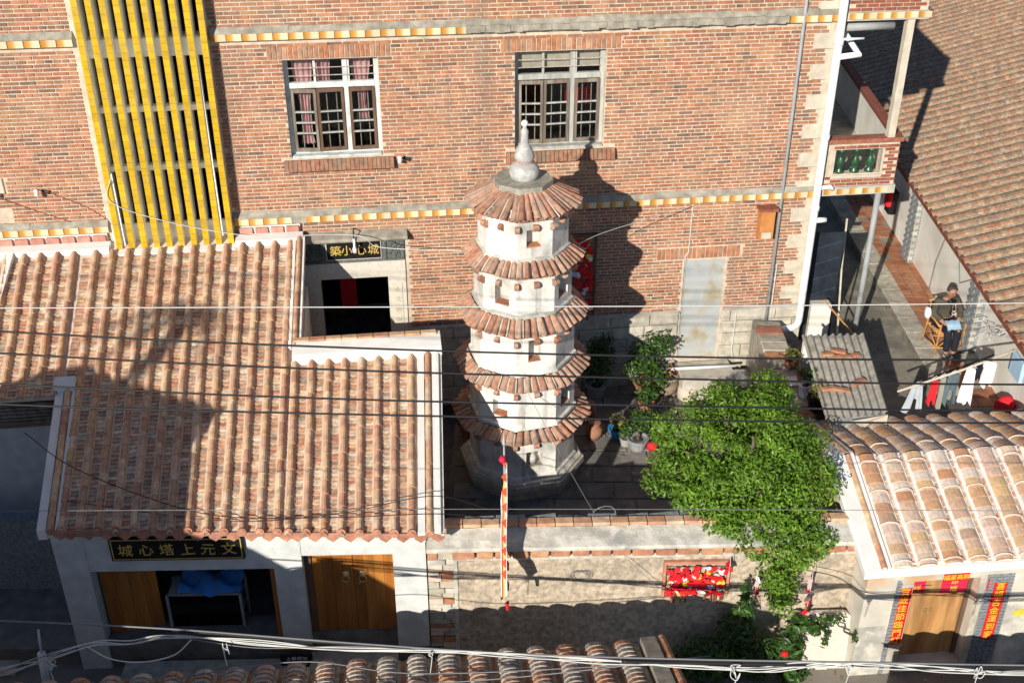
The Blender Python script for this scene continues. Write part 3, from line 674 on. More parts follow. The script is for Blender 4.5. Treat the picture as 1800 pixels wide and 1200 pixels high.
# niche positions: face index k spans vertex k..k+1 ; front vertex is 0
niches = {0:[(0,.27,.30,.24)], 1:[(7,.26,.28,.20),(1,.30,.34,.22)], 2:[(0,.20,.38,.24)], 3:[(7,.24,.30,.20),(1,.30,.34,.2)], 4:[(0,.22,.28,.24)]}
def tile_arch(w, h, L, th=.012, n=6, taper=1.0, both=False):
    b = MB(raw=True); vs_ = []
    for (yy, k, zz) in ((0,1.0,0),(-L,taper,0)):
        for i in range(n+1):
            t = math.pi*i/n; vs_.append((-w/2*k*math.cos(t), yy, h*math.sin(t)*k+zz))
    for i in range(n+1):
        t = math.pi*i/n; vs_.append((-(w/2-th)*taper*math.cos(t), -L, (h-th)*math.sin(t)*taper))
    m = n+1
    fs = [(i,i+1,m+i+1,m+i) for i in range(n)] + [(m+i,m+i+1,2*m+i+1,2*m+i) for i in range(n)]
    if both:
        for i in range(n+1):
            t = math.pi*i/n; vs_.append((-(w/2-th)*math.cos(t), 0, (h-th*1.6)*math.sin(t)))
        fs += [(3*m+i,3*m+i+1,i+1,i) for i in range(n)]
    b.add(vs_, [f[::-1] for f in fs]); return b
for ti, (z0, z1, r0, r1, ev) in enumerate(tiers):
    b = MB(FP); p = octp(r0); q = octp(r1)
    for k in range(8):
        a = Vector((*p[k],0)); c = Vector((*p[(k+1) % 8],0)); d = c-a; Lk = d.length; ex = d.normalized(); ny = Vector((-ex.y, ex.x, 0))
        T = FP @ Matrix(((ex.x,ny.x,0,a.x),(ex.y,ny.y,0,a.y),(0,0,1,0),(0,0,0,1)))
        fb = MB(T); rect = [n_ for n_ in niches[ti] if n_[0] == k]
        hl = []
        if rect:
            _, w_, h_, zo = rect[0]; xc = Lk*(.46 if k == 0 else .56 if k == 7 else .5); hl = [(xc-w_/2, xc+w_/2, z0+zo-.02, z0+zo-.02+h_)]
        fb.wall(0, Lk, z0, z1, hl, 0, .17)
        if hl:
            x0, x1, za, zb = hl[0]
            fb.add([(x0,.165,za),(x1,.165,za),(x1,.165,zb),(x0,.165,zb)], [(0,1,2,3)])
        b.v += fb.v; b.f += [tuple(len(b.v)-len(fb.v)+i for i in f) for f in fb.f]
        if hl:
            x0, x1, za, zb = hl[0]
            if (ti, k) in ((4,0),(3,7),(1,7)):
                nb = MB(T); nb.box(x0+.005,x1-.005,.01,.16,za+.002,za+.02); niche_floor = (nb, ti)
    st = b.build('storey_wall', M_['pagoda'], PG)
    for (k, w_, h_, zo) in niches[ti]:
        a = Vector((*p[k],0)); c = Vector((*p[(k+1) % 8],0)); d = c-a; Lk = d.length; ex = d.normalized(); ny = Vector((-ex.y, ex.x, 0))
        T = FP @ Matrix(((ex.x,ny.x,0,a.x),(ex.y,ny.y,0,a.y),(0,0,1,0),(0,0,0,1))); xc = Lk*(.46 if k == 0 else .56 if k == 7 else .5)
        nb = MB(T); nb.box(xc-w_/2+.004,xc+w_/2-.004,.008,.16,z0+zo-.018,z0+zo+.0); nb.build('niche_floor', M_['terra'] if ti else M_['cement'], st)
        if ti == 0:
            nb = MB(T); nb.lathe(xc+.01,.10,[(.06,z0+zo),(.05,z0+zo+.12),(.035,z0+zo+.16),(.04,z0+zo+.2),(.015,z0+zo+.24)],8); nb.build('niche_statue', M_['finial'], st, smooth=True)
    # ledge at the foot of the wall
    b = MB(FP); ring(b, r0+.045, z0, r0+.04, z0+.05); ring(b, r0+.04, z0+.05, r0-.02, z0+.075); b.build('foot_ledge', M_['pagoda'] if ti < 3 else M_['oldplaster'], st)
    er, ez, ir, iz = ev
    # soffit cove and eave slab
    b = MB(FP); ring(b, r1+.004, ez-.10, er-.12, ez-.04); ring(b, er-.12, ez-.04, er-.035, ez-.02); ring(b, er-.035, ez-.02, er-.03, ez+.0); ring(b, er-.03, ez+.0, ir-.02, iz-.03); b.build('eave', M_['pagoda'], PG); 
    # thin terracotta lip
    b = MB(FP); ring(b, er-.055, ez-.028, er-.012, ez-.020); ring(b, er-.012, ez-.020, er-.012, ez+.004); ring(b, er-.012, ez+.004, er-.06, ez+.016); lip = b.build('eave_lip', M_['eaveterra'], PG)
    nt_ = 48 if ti < 4 else 40
    def octr(r, th):    # slightly rounded octagon radius at angle th
        a = (th % (math.pi/4)) - math.pi/8
        return r*(.35+.65*math.cos(math.pi/8)/math.cos(a))
    for i in range(nt_):
        th = 2*math.pi*(i+.5+rnd.uniform(-.12,.12))/nt_
        ro = octr(er+.022+rnd.uniform(-.022,.022), th); ri = octr(ir-.015, th); L = math.hypot(ro-ri, iz-ez); wid = 2*math.pi*ro/nt_*.86
        dirv = Vector((math.cos(th), math.sin(th), 0)); dn = (dirv*(ro-ri) + Vector((0,0,(ez-iz)))).normalized(); side = Vector((math.sin(th),-math.cos(th),0)); yv = -dn; zv = side.cross(yv)
        if zv.z < 0: side = -side; zv = side.cross(yv)
        dn = (dn + side*rnd.uniform(-.05,.05) + Vector((0,0,rnd.uniform(-.05,.05)))).normalized(); yv = -dn; side = (side - yv*side.dot(yv)).normalized(); zv = side.cross(yv); o_ = dirv*ri + Vector((0,0,iz+.005+rnd.uniform(-.004,.008)))
        T = FP @ Matrix(((side.x,yv.x,zv.x,o_.x),(side.y,yv.y,zv.y,o_.y),(side.z,yv.z,zv.z,o_.z),(0,0,0,1)))
        tb = tile_arch(wid*rnd.uniform(.64,.80), .042, L, .013, 5, 1.22); tb2 = MB(T); tb2.add([tuple(v) for v in tb.v], tb.f); tb2.build('eave_tile', M_['eaveterra'], lip)
        if i % 1 == 0:       # lime bedding showing between tiles
            th2 = th + math.pi/nt_; dv = Vector((math.cos(th2), math.sin(th2), 0)); ro2 = octr(er, th2); ri2 = octr(ir, th2)
            pa = dv*ri2+Vector((0,0,iz+.006)); pb = dv*ro2+Vector((0,0,ez+.014)); big_ = MB(FP); 
            if rnd.random() < .7: big_.tube([pa, pa.lerp(pb,.5)+Vector((0,0,.004)), pb], [.010,.016,.013], 5); big_.build('lime_joint', M_['quoin'], lip)
    for i in range(16):
        th = 2*math.pi*i/16; rr = r1*(1 if i % 2 == 0 else math.cos(math.pi/8)); dv = Vector((math.cos(th), math.sin(th), 0)); zb = ez-.235-rnd.uniform(0,.02)
        T = FP @ Matrix.Translation(dv*(rr-.03)+Vector((0,0,zb))) @ Matrix.Rotation(th,4,'Z')
        b = MB(T); b.prism_y([(0,.0),(.06,.0),(.115,.04),(.13,.08),(.10,.11),(0,.11)], -.034, .034); b.jitter(.006,20); b.build('bracket', M_['eaveterra'], st)
# stone cap and gourd finial
b = MB(FP); b.prism_z(octp(.445), 5.035, 5.165); b.jitter(.008,5); b.build('cap_slab', M_['capstone'], PG)
prof = [(.17,5.15),(.205,5.19),(.222,5.26),(.215,5.33),(.18,5.375),(.135,5.405),(.118,5.418),(.118,5.426),(.13,5.44),(.146,5.47),(.148,5.505),(.136,5.55),(.115,5.60),(.072,5.67),(.058,5.72),(.054,5.80),(.058,5.86),(.055,5.88),(.030,5.915),(.028,5.94)]
b = MB(); b.lathe(AX+.02,AY,prof,20,0,.012); fn = b.build('finial', M_['finial'], PG, smooth=True)
b = MB(); b.ellipsoid((AX+.02,AY,5.985),(.05,.05,.05),14,10); b.build('finial_ball', M_['pvc'], fn, smooth=True)
b = MB(); b.tube([(AX+.02+.125*math.cos(t*.3),AY+.125*math.sin(t*.3),5.42) for t in range(22)], .012, 6); b.build('red_ribbon', mat('faded_pink', (.42,.24,.22), .8), fn, smooth=True)

MB.G = Matrix.Identity(4)

# ------------------------------------------------------------------ tiled roofs
def columns(parent, F, cols, zf, tan, cover, pan, cw, ch, ce, pw, pe, mc, mp_, limit=300, mort=None, pl=300, tilt=.0, kf=None):
    """cols: list of (x, y_top, y_bottom) in frame F; the roof drops toward -y with slope tan, height zf(x,y)"""
    n = math.hypot(1, tan); up = Vector((0, 1/n, tan/n)); nz_ = Vector((0, -tan/n, 1/n))
    B = Matrix(((1,0,0,0),(0,up.y,nz_.y,0),(0,up.z,nz_.z,0),(0,0,0,1)))
    mcov = []; mpan = []; mb = MB(F); per = cols[1][0]-cols[0][0] if len(cols) > 1 else .25
    for (x, yt, yb, pt, pb) in cols:
        kk = kf(x) if kf else 0; xo = lambda x_, y_: x_ + kk*(-y_-3.1) if kf else x_
        Lr = (yt-yb)*n; k = 0; s_ = 0
        while s_ < Lr-.04:
            e = min(ce, Lr-s_); yy = yt - s_/n
            T = F @ Matrix.Translation((xo(x,yy)+rnd.uniform(-.004,.004), yy, zf(x,yy))) @ B @ Matrix.Translation((0,0,.012+rnd.uniform(0,.004))) @ Matrix.Rotation(tilt+rnd.uniform(-.01,.012),4,'X') @ Matrix.Rotation(kk+rnd.uniform(-.02,.02),4,'Z')
            mcov.append(T @ Matrix.Diagonal((1,e/ce,1,1)) if abs(e-ce) > .001 else T); s_ += ce
        Lr = (pt-pb)*n; s_ = 0
        while s_ < Lr-max(.02,pe):
            yy = pt - s_/n
            mpan.append(F @ Matrix.Translation((xo(x+per/2,yy)+rnd.uniform(-.006,.006), yy, zf(x,yy))) @ B @ Matrix.Rotation(rnd.uniform(.0,.03),4,'X') @ Matrix.Rotation(rnd.uniform(-.04,.04),4,'Z')); s_ += pe*rnd.uniform(.8,1.2)
        if mort:
            wv = mort
            a = (xo(x-cw/2-wv/2+.01,yt), yt-.02, zf(x,yt-.02)+.012); c = (xo(x-cw/2-wv/2+.01,yb), yb+.01, zf(x,yb+.01)+.012)
            m0 = len(mb.v); mb.beam(a, c, wv, .022)
            a = (xo(x+cw/2+.006,yt), yt-.02, zf(x,yt-.02)+.010); c = (xo(x+cw/2+.006,yb), yb+.01, zf(x,yb+.01)+.010); mb.beam(a, c, .02, .02)
    scatter(parent, 'cover_tile', cover, mcov, mc, limit, smooth=False)
    if pan: scatter(parent, 'pan_tile', pan, mpan, mp_, pl)
    return mb
def pan_mb(w, L, th, dip):
    b = MB(); n = 4; vs_ = []
    for (yy, zz) in ((.01,-.004),(-L,th)):
        for i in range(n+1):
            u = i/n*2-1; vs_.append((u*w/2, yy, zz-dip*(1-u*u)))
    for i in range(n+1): u = i/n*2-1; vs_.append((u*w/2, -L, -dip*(1-u*u)-.004))
    m = n+1; b.add(vs_, [(m+i,m+i+1,i+1,i) for i in range(n)] + [(2*m+i,2*m+i+1,m+i+1,m+i) for i in range(n)]); return b

# ---- temple hall on the left, roof joined to the brick building's frame
HL = thing('temple_hall', 'temple hall with ribbed orange tile roof and black sign over its front opening', 'hall', frame(-4.2,14.5,-1.0,7.1))
TAN = .30
def hz(s, y): return 3.02 - TAN*(-y-.38)
def eave_d(s): return 5.73 + (s+10.89)*(6.25-5.73)/5.5
PER = .256
def kf(s): return .05-(s+10.83)*.0208
def sx(s, y): return s+kf(s)*(-y-3.1)
colsB = []
s_ = -7.42 - PER*.75
while s_ > -10.75:
    colsB.append((s_, -.32, -eave_d(s_), -.42, -eave_d(s_))); s_ -= PER
s_ = -5.405 - PER*1.02
sC = []
while s_ > -7.52: sC.append((s_, -2.98, -eave_d(s_), -3.05, -eave_d(s_))); s_ -= PER
sA = []
s_ = -11.02
while s_ > -13.4: sA.append((s_, -.32, -3.38, -.42, -3.38)); s_ -= PER
cov = tile_arch(.094, .064, .262, .014, 6, 1.05); pan = pan_mb(.158, .085, .018, .010)
rb = MB(FB)
def slab(b, x0, x1, y0, y1, th=.10):     # roof slab following the slope
    z0 = hz(0,y0); z1 = hz(0,y1); b.add([(sx(q,w_),w_,e-o_) for o_ in (th,.012) for (q,w_,e) in ((x0,y0,z0),(x1,y0,z0),(x1,y1,z1),(x0,y1,z1))], [(3,2,1,0),(4,5,6,7),(0,1,5,4),(1,2,6,5),(2,3,7,6),(3,0,4,7)])
slab(rb,-13.5,-10.9,-3.32,-.05); slab(rb,-10.90,-7.42,-5.72,-.05); slab(rb,-7.418,-5.26,-6.02,-2.7)
hroof = rb.build('roof', M_['pinkmortar'], HL)
allc = sorted(colsB+sC+sA)
mb = columns(hroof, FB, [(c[0],c[1],c[2],c[3],c[4]) for c in colsB], hz, TAN, cov, pan, .094,.066,.235,.15,.078, M_['cover'], M_['pan'], 170, .03, 170, kf=kf, tilt=-.03)
mb2 = columns(hroof, FB, sC, hz, TAN, cov, pan, .094,.066,.235,.15,.078, M_['cover'], M_['pan'], 130, .03, 130, kf=kf, tilt=-.03)
mb3 = columns(hroof, FB, sA, hz, TAN, cov, pan, .094,.066,.235,.15,.078, M_['cover'], M_['pan'], 0, .03, 0, kf=kf, tilt=-.03)
for q in (mb2, mb3): n0 = len(mb.v); mb.v += q.v; mb.f += [tuple(n0+i for i in f) for f in q.f]
mb.build('tile_mortar', M_['pinkmortar'], hroof)
# verges: white bands with a row of tiles between
def verge(s0, y0, y1, wl, wr):
    for (a, e, h) in ((s0-.09-wl, s0-.06, .06),(s0+.06, s0+.06+wr, .06)):
        if e-a > .02:
            b = MB(FB); b.add([(sx(s0,yy)+q-s0,yy,hz(0,yy)+o_) for o_ in (-.1,h) for (q,yy) in ((a,y1),(e,y1),(e,y0),(a,y0))], [(3,2,1,0),(4,5,6,7),(0,1,5,4),(1,2,6,5),(2,3,7,6),(3,0,4,7)]); b.build('verge', M_['lime'], hroof)
    m = columns(hroof, FB, [(s0,y0,y1,y0,y0),(s0+.3,y0,y0,y0,y0)], lambda s, y: hz(s,y)+.03, TAN, cov, None, .118,.066,.235,0,.1, M_['cover'], None, 40, kf=kf)
verge(-7.47, -.25, -2.75, .05, .03); verge(-5.405, -2.85, -eave_d(-5.5)-.0, .07, .06); verge(-10.83, -3.25, -eave_d(-10.8), .09, .06)
b = MB(FB)
for k, s0 in enumerate((-5.262,-5.215)):
    y0, y1 = (-2.78, -eave_d(-5.4)); b.beam((sx(s0,y0),y0,hz(0,y0)+.02-.05*k),(sx(s0,y1),y1,hz(0,y1)+.02-.05*k),.046,.10)
b.build('verge_moulding', M_['white'], hroof)
b = MB(FB); b.beam((-12.20,-.3,hz(0,-.3)+.03),(-12.22,-3.38,hz(0,-3.38)+.03),.10,.10); b.build('verge_band', M_['lime'], hroof)
# ridge caps
for (a, e) in ((-13.3,-10.6),(-8.50,-7.36)): b = MB(FB); b.prism_x([(-.34,2.95),(-.34,3.06),(-.30,3.12),(-.10,3.15),(-.10,2.95)], a, e); b.build('ridge_cap', M_['lime'], hroof)
b = MB(FB); b.prism_x([(-.40,2.93),(-.40,3.02),(-.24,3.05),(-.24,2.93)], -10.60, -8.50); b.build('ridge_cap', M_['lime'], hroof)
ms = []
for (a, e) in ((-13.2,-10.65),(-8.45,-7.40)):
    n = int((e-a)/.235); ms += [FB @ Matrix.Translation((a+(i+.5)*(e-a)/n,-.085,3.20)) for i in range(n)]
scatter(hroof, 'ridge_tile', MB().bev(-.108,.108,-.02,.06,-.055,.055,.006), ms, mat('pink_tile', [(.48,.24,.18),(.44,.20,.15),(.52,.28,.21)], .8, 10, .2))
for (a, e) in ((-13.2,-10.65),(-8.45,-7.40)): b = MB(FB); b.box(a,e,-.06,-.02,3.12,3.27); b.build('ridge_bed', M_['white'], hroof)
zc = hz(0,-2.9)
b = MB(FB); b.prism_x([(-3.05,zc-.10),(-3.05,zc+.06),(-2.98,zc+.10),(-2.72,zc+.16),(-2.60,zc+.16),(-2.60,zc-.25)], -7.50, -5.18); b.build('ridge_cap', M_['lime'], hroof)
ms = [FB @ Matrix.Translation((-7.36+i*.25,-2.66,zc+.175)) for i in range(9)]
scatter(hroof, 'ridge_tile', MB().bev(-.12,.12,-.055,.05,-.025,.02,.006), ms, M_['cover'])
b = MB(FB); b.prism_x([(-3.35,hz(0,-3.3)+.02),(-3.35,hz(0,-3.35)+.14),(-3.18,hz(0,-3.18)+.17),(-3.10,hz(0,-3.1)+.02)], -11.02, -10.72); b.build('verge_head', M_['lime'], hroof)
# eave drip tiles
ms = []; md = []
for (x, yt, yb, _, _) in colsB+sC+[(-5.405,0,-eave_d(-5.5),0,0),(-10.83,0,-eave_d(-10.8),0,0)]:
    ms.append(FB @ Matrix.Translation((sx(x,yb),yb+.005,hz(x,yb)+.045)) @ Matrix.Rotation(-.3,4,'X')); md.append(FB @ Matrix.Translation((sx(x+PER/2,yb),yb-.005,hz(x,yb)+.0)) @ Matrix.Rotation(-.25,4,'X'))
scatter(hroof, 'round_end_tile', MB().prism_y([(.062*math.cos(t*math.pi/5),.062*math.sin(t*math.pi/5)) for t in range(10)], -.02, .02), ms, M_['eavetile'])
scatter(hroof, 'drip_tile', MB().prism_y([(-.10,.03),(-.085,-.045),(0,-.105),(.085,-.045),(.10,.03)], -.012, .012), md, M_['eavetile'])
# hall walls
b = MB(FF); b.box(-6.37,-5.94,0,.3,LANE,1.20); b.build('pillar', M_['plasterb'], HL)
b = MB(FF); b.box(-3.36,-2.96,0,.3,LANE,1.20); b.build('pillar', M_['plasterb'], HL)
b = MB(FF); b.box(-1.68,-1.215,.004,.3,LANE,1.20); b.build('pillar', M_['plasterb'], HL)
b = MB(FF); b.box(-5.94,-3.36,.012,.3,.56,1.20); b.build('beam', M_['plasterb'], HL)
b = MB(FF); b.box(-2.96,-1.68,.010,.3,.785,1.20); b.build('beam', M_['plasterb'], HL)
b = MB(FF); b.box(-5.94,-3.36,.04,.5,LANE,-.78); b.build('threshold', M_['slab'], HL)
b = MB(FF); b.box(-5.7,-3.2,-.55,-.05,LANE,-1.12); b.build('front_step', M_['stone'], HL)
b = MB(FF); b.box(-2.96,-1.68,-.45,.05,LANE,-1.02); b.build('door_step', M_['stone'], HL)
b = MB(FF); b.box(-2.96,-1.68,.12,.3,LANE,-.78); b.build('door_sill', M_['slab'], HL)
b = MB(FF); b.box(-2.955,-2.86,.14,.2,-.8,.78); b.box(-2.86,-1.69,.14,.2,.70,.783); b.build('door_frame', M_['wooddark'], HL)
for i, (a, e) in enumerate(((-2.86,-2.275),(-2.27,-1.69))):
    b = MB(FF); n = 4
    for j in range(n): b.bev(a+(e-a)*j/n+.001,a+(e-a)*(j+1)/n-.001,.17,.21,-.78,.70,.004)
    dl = b.build('door_leaf', M_['door'], HL); xk = -2.39 if i == 0 else -2.15
    b = MB(FF); b.ellipsoid((xk,.165,.30),(.058,.03,.062),12,8); b.ellipsoid((xk,.135,.30),(.03,.02,.03),8,6); b.build('knocker_boss', M_['brass'], dl, smooth=True)
    b = MB(FF); b.tube([(xk+.052*math.cos(t*math.pi/7),.145,.225+.058*math.sin(t*math.pi/7)) for t in range(15)], .009, 6); b.build('knocker_ring', M_['brass'], dl, smooth=True)
b = MB(FF); b.ellipsoid((-2.2,.165,.12),(.022,.012,.016),8,6); b.build('door_lock', M_['brass'], HL, smooth=True)
# side walls, left wing walls, inner rooms
b = MB(FF); b.box(-6.35,-6.15,.3,4.6,LANE,1.35); b.build('side_wall', M_['plasterb'], HL)
b = MB(FF); b.box(-1.40,-1.22,.3,3.6,LANE,1.35); b.build('side_wall', M_['wallw'], HL)
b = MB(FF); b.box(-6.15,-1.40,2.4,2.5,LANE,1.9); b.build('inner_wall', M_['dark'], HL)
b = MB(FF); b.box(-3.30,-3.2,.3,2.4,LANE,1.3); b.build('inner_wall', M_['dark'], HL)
b = MB(FB); b.box(-13.4,-10.95,-3.10,-2.9,LANE,1.78); b.build('wing_wall', M_['plasterb'], HL)
for i in range(7):
    b = MB(FB); b.box(-13.4,-11.0,-3.24+i*.02-.0,-3.10,1.90-i*.075,1.945-i*.075); b.build('lath', M_['woodw'], HL)
b = MB(FB); b.box(-7.45,-7.36,-2.62,-.3,-1,2.2); b.build('side_wall', M_['wallw'], HL)
b = MB(FB); b.box(-7.45,-5.22,-2.75,-2.62,-1,2.05); b.build('back_wall', M_['wallw'], HL)
# open door leaf and shop cabinet inside the opening
T = FF @ Matrix.Translation((-5.90,.18,0)) @ Matrix.Rotation(R(14),4,'Z')
b = MB(T)
for j in range(4): b.bev(j*.19,j*.19+.187,0,.04,-.78,.56,.004)
b.build('open_door_leaf', M_['door'], HL)
b = MB(FF); b.box(-3.44,-3.37,.06,.16,-.78,.56); b.build('door_post', M_['door'], HL)
b = MB(FF); b.box(-3.42,-2.93,-.03,.0,-.99,-.90); b.build('plank', M_['door'], HL)
CB = thing('display_cabinet', 'dark glass fronted cabinet inside the open hall front, under a blue cloth', 'cabinet', FF @ frame(-4.5,.75,-.95,0))
b = MB(FF); 
for x in (-5.05,-3.98):
    for yy in (.31,.71): b.box(x-.02,x+.02,yy-.02,yy+.02,-.95,-.17)
b.build('frame', M_['greypipe'], CB)
for zz in (-.92,-.62,-.36,-.19): b = MB(FF); b.box(-5.03,-4.0,.31,.71,zz,zz+.03); b.build('shelf', M_['greypipe'], CB)
b = MB(FF); b.box(-5.03,-4.0,.305,.308,-.9,-.2); b.build('pane', M_['glass'], CB)
for i in range(7):
    b = MB(FF); x = -4.95+i*.14; b.box(x,x+.10,.41,.51,-.59,-.59+rnd.uniform(.1,.18)); b.build('packet', [M_['paleblue'],M_['redbrick'],M_['claypot']][i % 3], CB)
n = 14; vs_ = []
b = MB(FF)
for j in range(7):
    for i in range(n+1):
        u = i/n; vs_.append((-4.88+u*.92+.03*math.sin(j*2), .26+j*.075, -.06+.04*math.sin(u*9+j)+.025*math.sin(u*21)+(.0 if j > 0 else -.06)))
b.add(vs_, [(j*(n+1)+i,j*(n+1)+i+1,(j+1)*(n+1)+i+1,(j+1)*(n+1)+i) for j in range(6) for i in range(n)])
b.build('blue_cloth', M_['cloth_blue'], label='crumpled bright blue cloth laid on top of the cabinet in hall', cat='cloth', smooth=True)
# sign boards
SG = thing('sign_board', 'black horizontal sign with gold frame and six characters under the hall eave', 'sign', FF @ frame(-4.65,-.05,.8,0))
b = MB(FF); b.box(-5.57,-3.73,-.05,.01,.80,1.19); b.build('board', M_['black'], SG)
b = MB(FF); b.box(-5.545,-3.755,-.056,-.0505,.822,.834); b.box(-5.545,-5.533,-.056,-.0505,.834,1.17); b.box(-3.767,-3.755,-.056,-.0505,.834,1.17); b.box(-5.545,-3.755,-.056,-.0505,1.16,1.172); b.build('gold_border', M_['gold'], SG)
for i, ch in enumerate('城心塔上元文'): text_mb(ch, .215, FF @ Matrix.Translation((-5.36+i*.285,-.054,.975)) @ Matrix.Rotation(rnd.uniform(-.1,.1),4,'Y'), .005).build('character', M_['gold'], SG)
SB = thing('notice_board', 'small black board with white characters standing low beside the wooden double door', 'sign', FF @ frame(-3.15,-.2,LANE,0))
b = MB(FF @ Matrix.Translation((0,-.2,0))); b.box(-3.40,-2.93,.0,.03,-1.26,-.92); b.build('board', M_['black'], SB)
for r_, t_ in enumerate(('上香明加','天香山茶','地北老城點')): text_mb(t_, .075, FF @ Matrix.Translation((-3.16,-.203,-.98-r_*.105)), .002, spacing=1.15).build('characters', M_['pvc'], SB)

# ------------------------------------------------------------------ courtyard wall on the lane
CW = thing('courtyard_wall', 'rough yellowish rubble courtyard wall with plastered coping in front of the pagoda', 'wall', FF @ frame(1.9,0,LANE,0))
b = MB(FF); nx, nz2 = 60, 24; vs_ = []
for k in range(nz2+1):
    for i in range(nx+1):
        x = -.78+5.75*i/nx; z = LANE-.05+(.80-LANE+.05)*k/nz2; q = noise.noise(Vector((x*6,z*6,3)))*.018+noise.noise(Vector((x*17,z*17,9)))*.012
        vs_.append((x, .01+q, z))
b.add(vs_, [(k*(nx+1)+i,k*(nx+1)+i+1,(k+1)*(nx+1)+i+1,(k+1)*(nx+1)+i) for k in range(nz2) for i in range(nx)])
b.box(-1.2,4.97,.05,.32,LANE-.1,.95); b.build('wall_body', M_['rubble'], CW)
# patched strip of brick and stone beside the hall
z = LANE+.05
while z < .80:
    h = rnd.uniform(.07,.13); x = -1.20
    while x < -.86:
        L = rnd.uniform(.14,.34); e = min(x+L,-.82)
        bb = MB(FF); bb.bev(x+.006,e-.006,-.004+rnd.uniform(-.012,.01),.06,z+.006,z+h-.006,.006); bb.build('stone', [M_['stone'],M_['stone'],M_['pinkmortar'],M_['oldplaster'],M_['copbrick'],M_['quoin']][rnd.randrange(6)], CW); x = e
    z += h
b = MB(FF); b.box(-.83,-.775,-.012,.06,LANE,.80); b.build('plaster_strip', M_['oldplaster'], CW)
b = MB(FF); b.box(-.775,4.95,-.018,.06,.66,.775); b.build('plaster_band', M_['oldplaster'], CW)
# broken brick course under the coping
x = -.85
while x < 4.9:
    L = rnd.uniform(.24,.34); bb = MB(FF); bb.bev(x+.012,min(x+L,4.92)-.016,-.105+rnd.uniform(-.015,.01),.05,.765,.872,.014); bb.jitter(.010,11); bb.build('course_brick', M_['copbrick'], CW); x += L
b = MB(FF); n = 40
for i in range(n):
    x0 = -1.2+6.15*i/n; x1 = -1.2+6.15*(i+1)/n
    b.prism_x([(-.10,.876),(-.105,.905),(-.085,.935),(.02,.975),(.20,1.03),(.235,1.04),(.235,.872)], x0, x1)
b.jitter(.010,4); b.build('coping', M_['oldplaster'], CW)
ms = [FF @ Matrix.Translation((-1.08+i*.262, .30+rnd.uniform(-.006,.006), 1.068)) @ Matrix.Rotation(rnd.uniform(-.02,.02),4,'Z') for i in range(23)]
scatter(CW, 'coping_brick', MB().bev(-.126,.126,-.07,.075,-.03,.03,.008), ms, M_['cover'])
b = MB(FF)
for i in range(14): b.beam((-1.1+i*.44,.42,1.02+.02*(i%3)),(-1.1+(i+1)*.44-.02,.42+.01*(i%2),1.03+.015*(i%4)),.10,.035)
b.build('old_back_tiles', M_['bluegrey'], CW)

# ------------------------------------------------------------------ tiled house on the right
TH = thing('tiled_house', 'small house with wide pale tiles, white verge and red couplets by wooden door', 'house', FH)
HD = (.69,1.66,-1.16,.46)
b = MB(FH); b.wall(0,5.5,LANE-.1,.80,[HD],0,.24); b.build('front_wall', M_['hplaster'], TH)
b = MB(FH); b.box(0,.24,.24,3.1,LANE-.1,.80); b.prism_x([(.0,.80),(3.1,.80),(1.62,1.32)],.0,.24); b.build('side_wall', M_['hplaster'], TH)
b = MB(FH); b.box(5.2,5.5,.24,3.1,LANE-.1,.8); b.build('side_wall', M_['hplaster'], TH)
b = MB(FH); b.box(.24,5.2,2.86,3.1,LANE-.1,.8); b.build('back_wall', M_['wallw'], TH)
b = MB(FH); b.box(.69,1.66,.2,.24,-1.16,.46); hd = b.build('door', M_['olddoor'], TH)
for (x0, x1) in ((.69,.735),(1.60,1.66)): b = MB(FH); b.box(x0,x1,.16,.2,-1.16,.46); b.build('door_post', M_['wooddark'], hd)
for x in (1.06,1.14): b = MB(FH); b.tube([(x+.022*math.cos(t),.185,-.28+.03*math.sin(t)) for t in [i*.63 for i in range(11)]], .006, 5); b.build('door_ring', M_['brass'], hd)
for (x0, x1) in ((.50,.688),(1.662,1.76)): b = MB(FH); b.box(x0,x1,-.012,.02,LANE,.42); b.build('door_surround', M_['stone'], TH)
zz = LANE+.04
ms = []
while zz < .40: ms += [FH @ Matrix.Translation((1.71+.0,.06+j*.085,zz)) for j in range(2)]; zz += .055
for (x0, x1, z0) in ((.44,.50,LANE),(1.76,2.16,LANE)): b = MB(FH); b.box(x0,x1,-.006,.02,z0,.50); b.build('brick_band', M_['bluegrey'], TH)
mt = []
zz = LANE+.05
while zz < .48:
    for x in (.475,2.12,2.03,1.93,1.83): mt.append(FH @ Matrix.Translation((x,-.012,zz)))
    zz += .06
scatter(TH, 'edge_brick', MB().box(-.035,.035,-.010,.01,-.022,.022), mt, M_['bluegrey'])
for (x0, x1, z1) in ((-.005,.435,-.35),(2.17,5.4,-.1)): b = MB(FH); b.box(x0,x1,-.008,.02,LANE,z1); b.build('skirting', M_['oldplaster'], TH)
def paper(name, label, x0, x1, z0, z1, y, m, txt, size, vert, parent_cat='paper', group=None):
    t = thing(name, label, parent_cat, FH @ frame((x0+x1)/2, y, z0), group)
    b = MB(FH); b.box(x0,x1,y-.004,y,z0,z1); b.build('sheet', m, t)
    if txt:
        n = len(txt)
        for i, ch in enumerate(txt):
            if vert: T = FH @ Matrix.Translation(((x0+x1)/2, y-.006, z1-(i+.5)*(z1-z0)/n))
            else: T = FH @ Matrix.Translation((x0+(i+.5)*(x1-x0)/n, y-.006, (z0+z1)/2))
            text_mb(ch, size, T, .0015).build('character', M_['goldtxt'], t)
paper('couplet','red paper couplet with gold characters, left of the wooden door',.485,.675,-.72,.36,-.014,M_['red'],'賀歲佳節臨門紅',.145,True)
paper('couplet','red paper couplet with gold characters, right of the wooden door, half in shadow',1.88,2.07,-.72,.36,-.024,M_['red'],'喜福吉金運到家',.145,True)
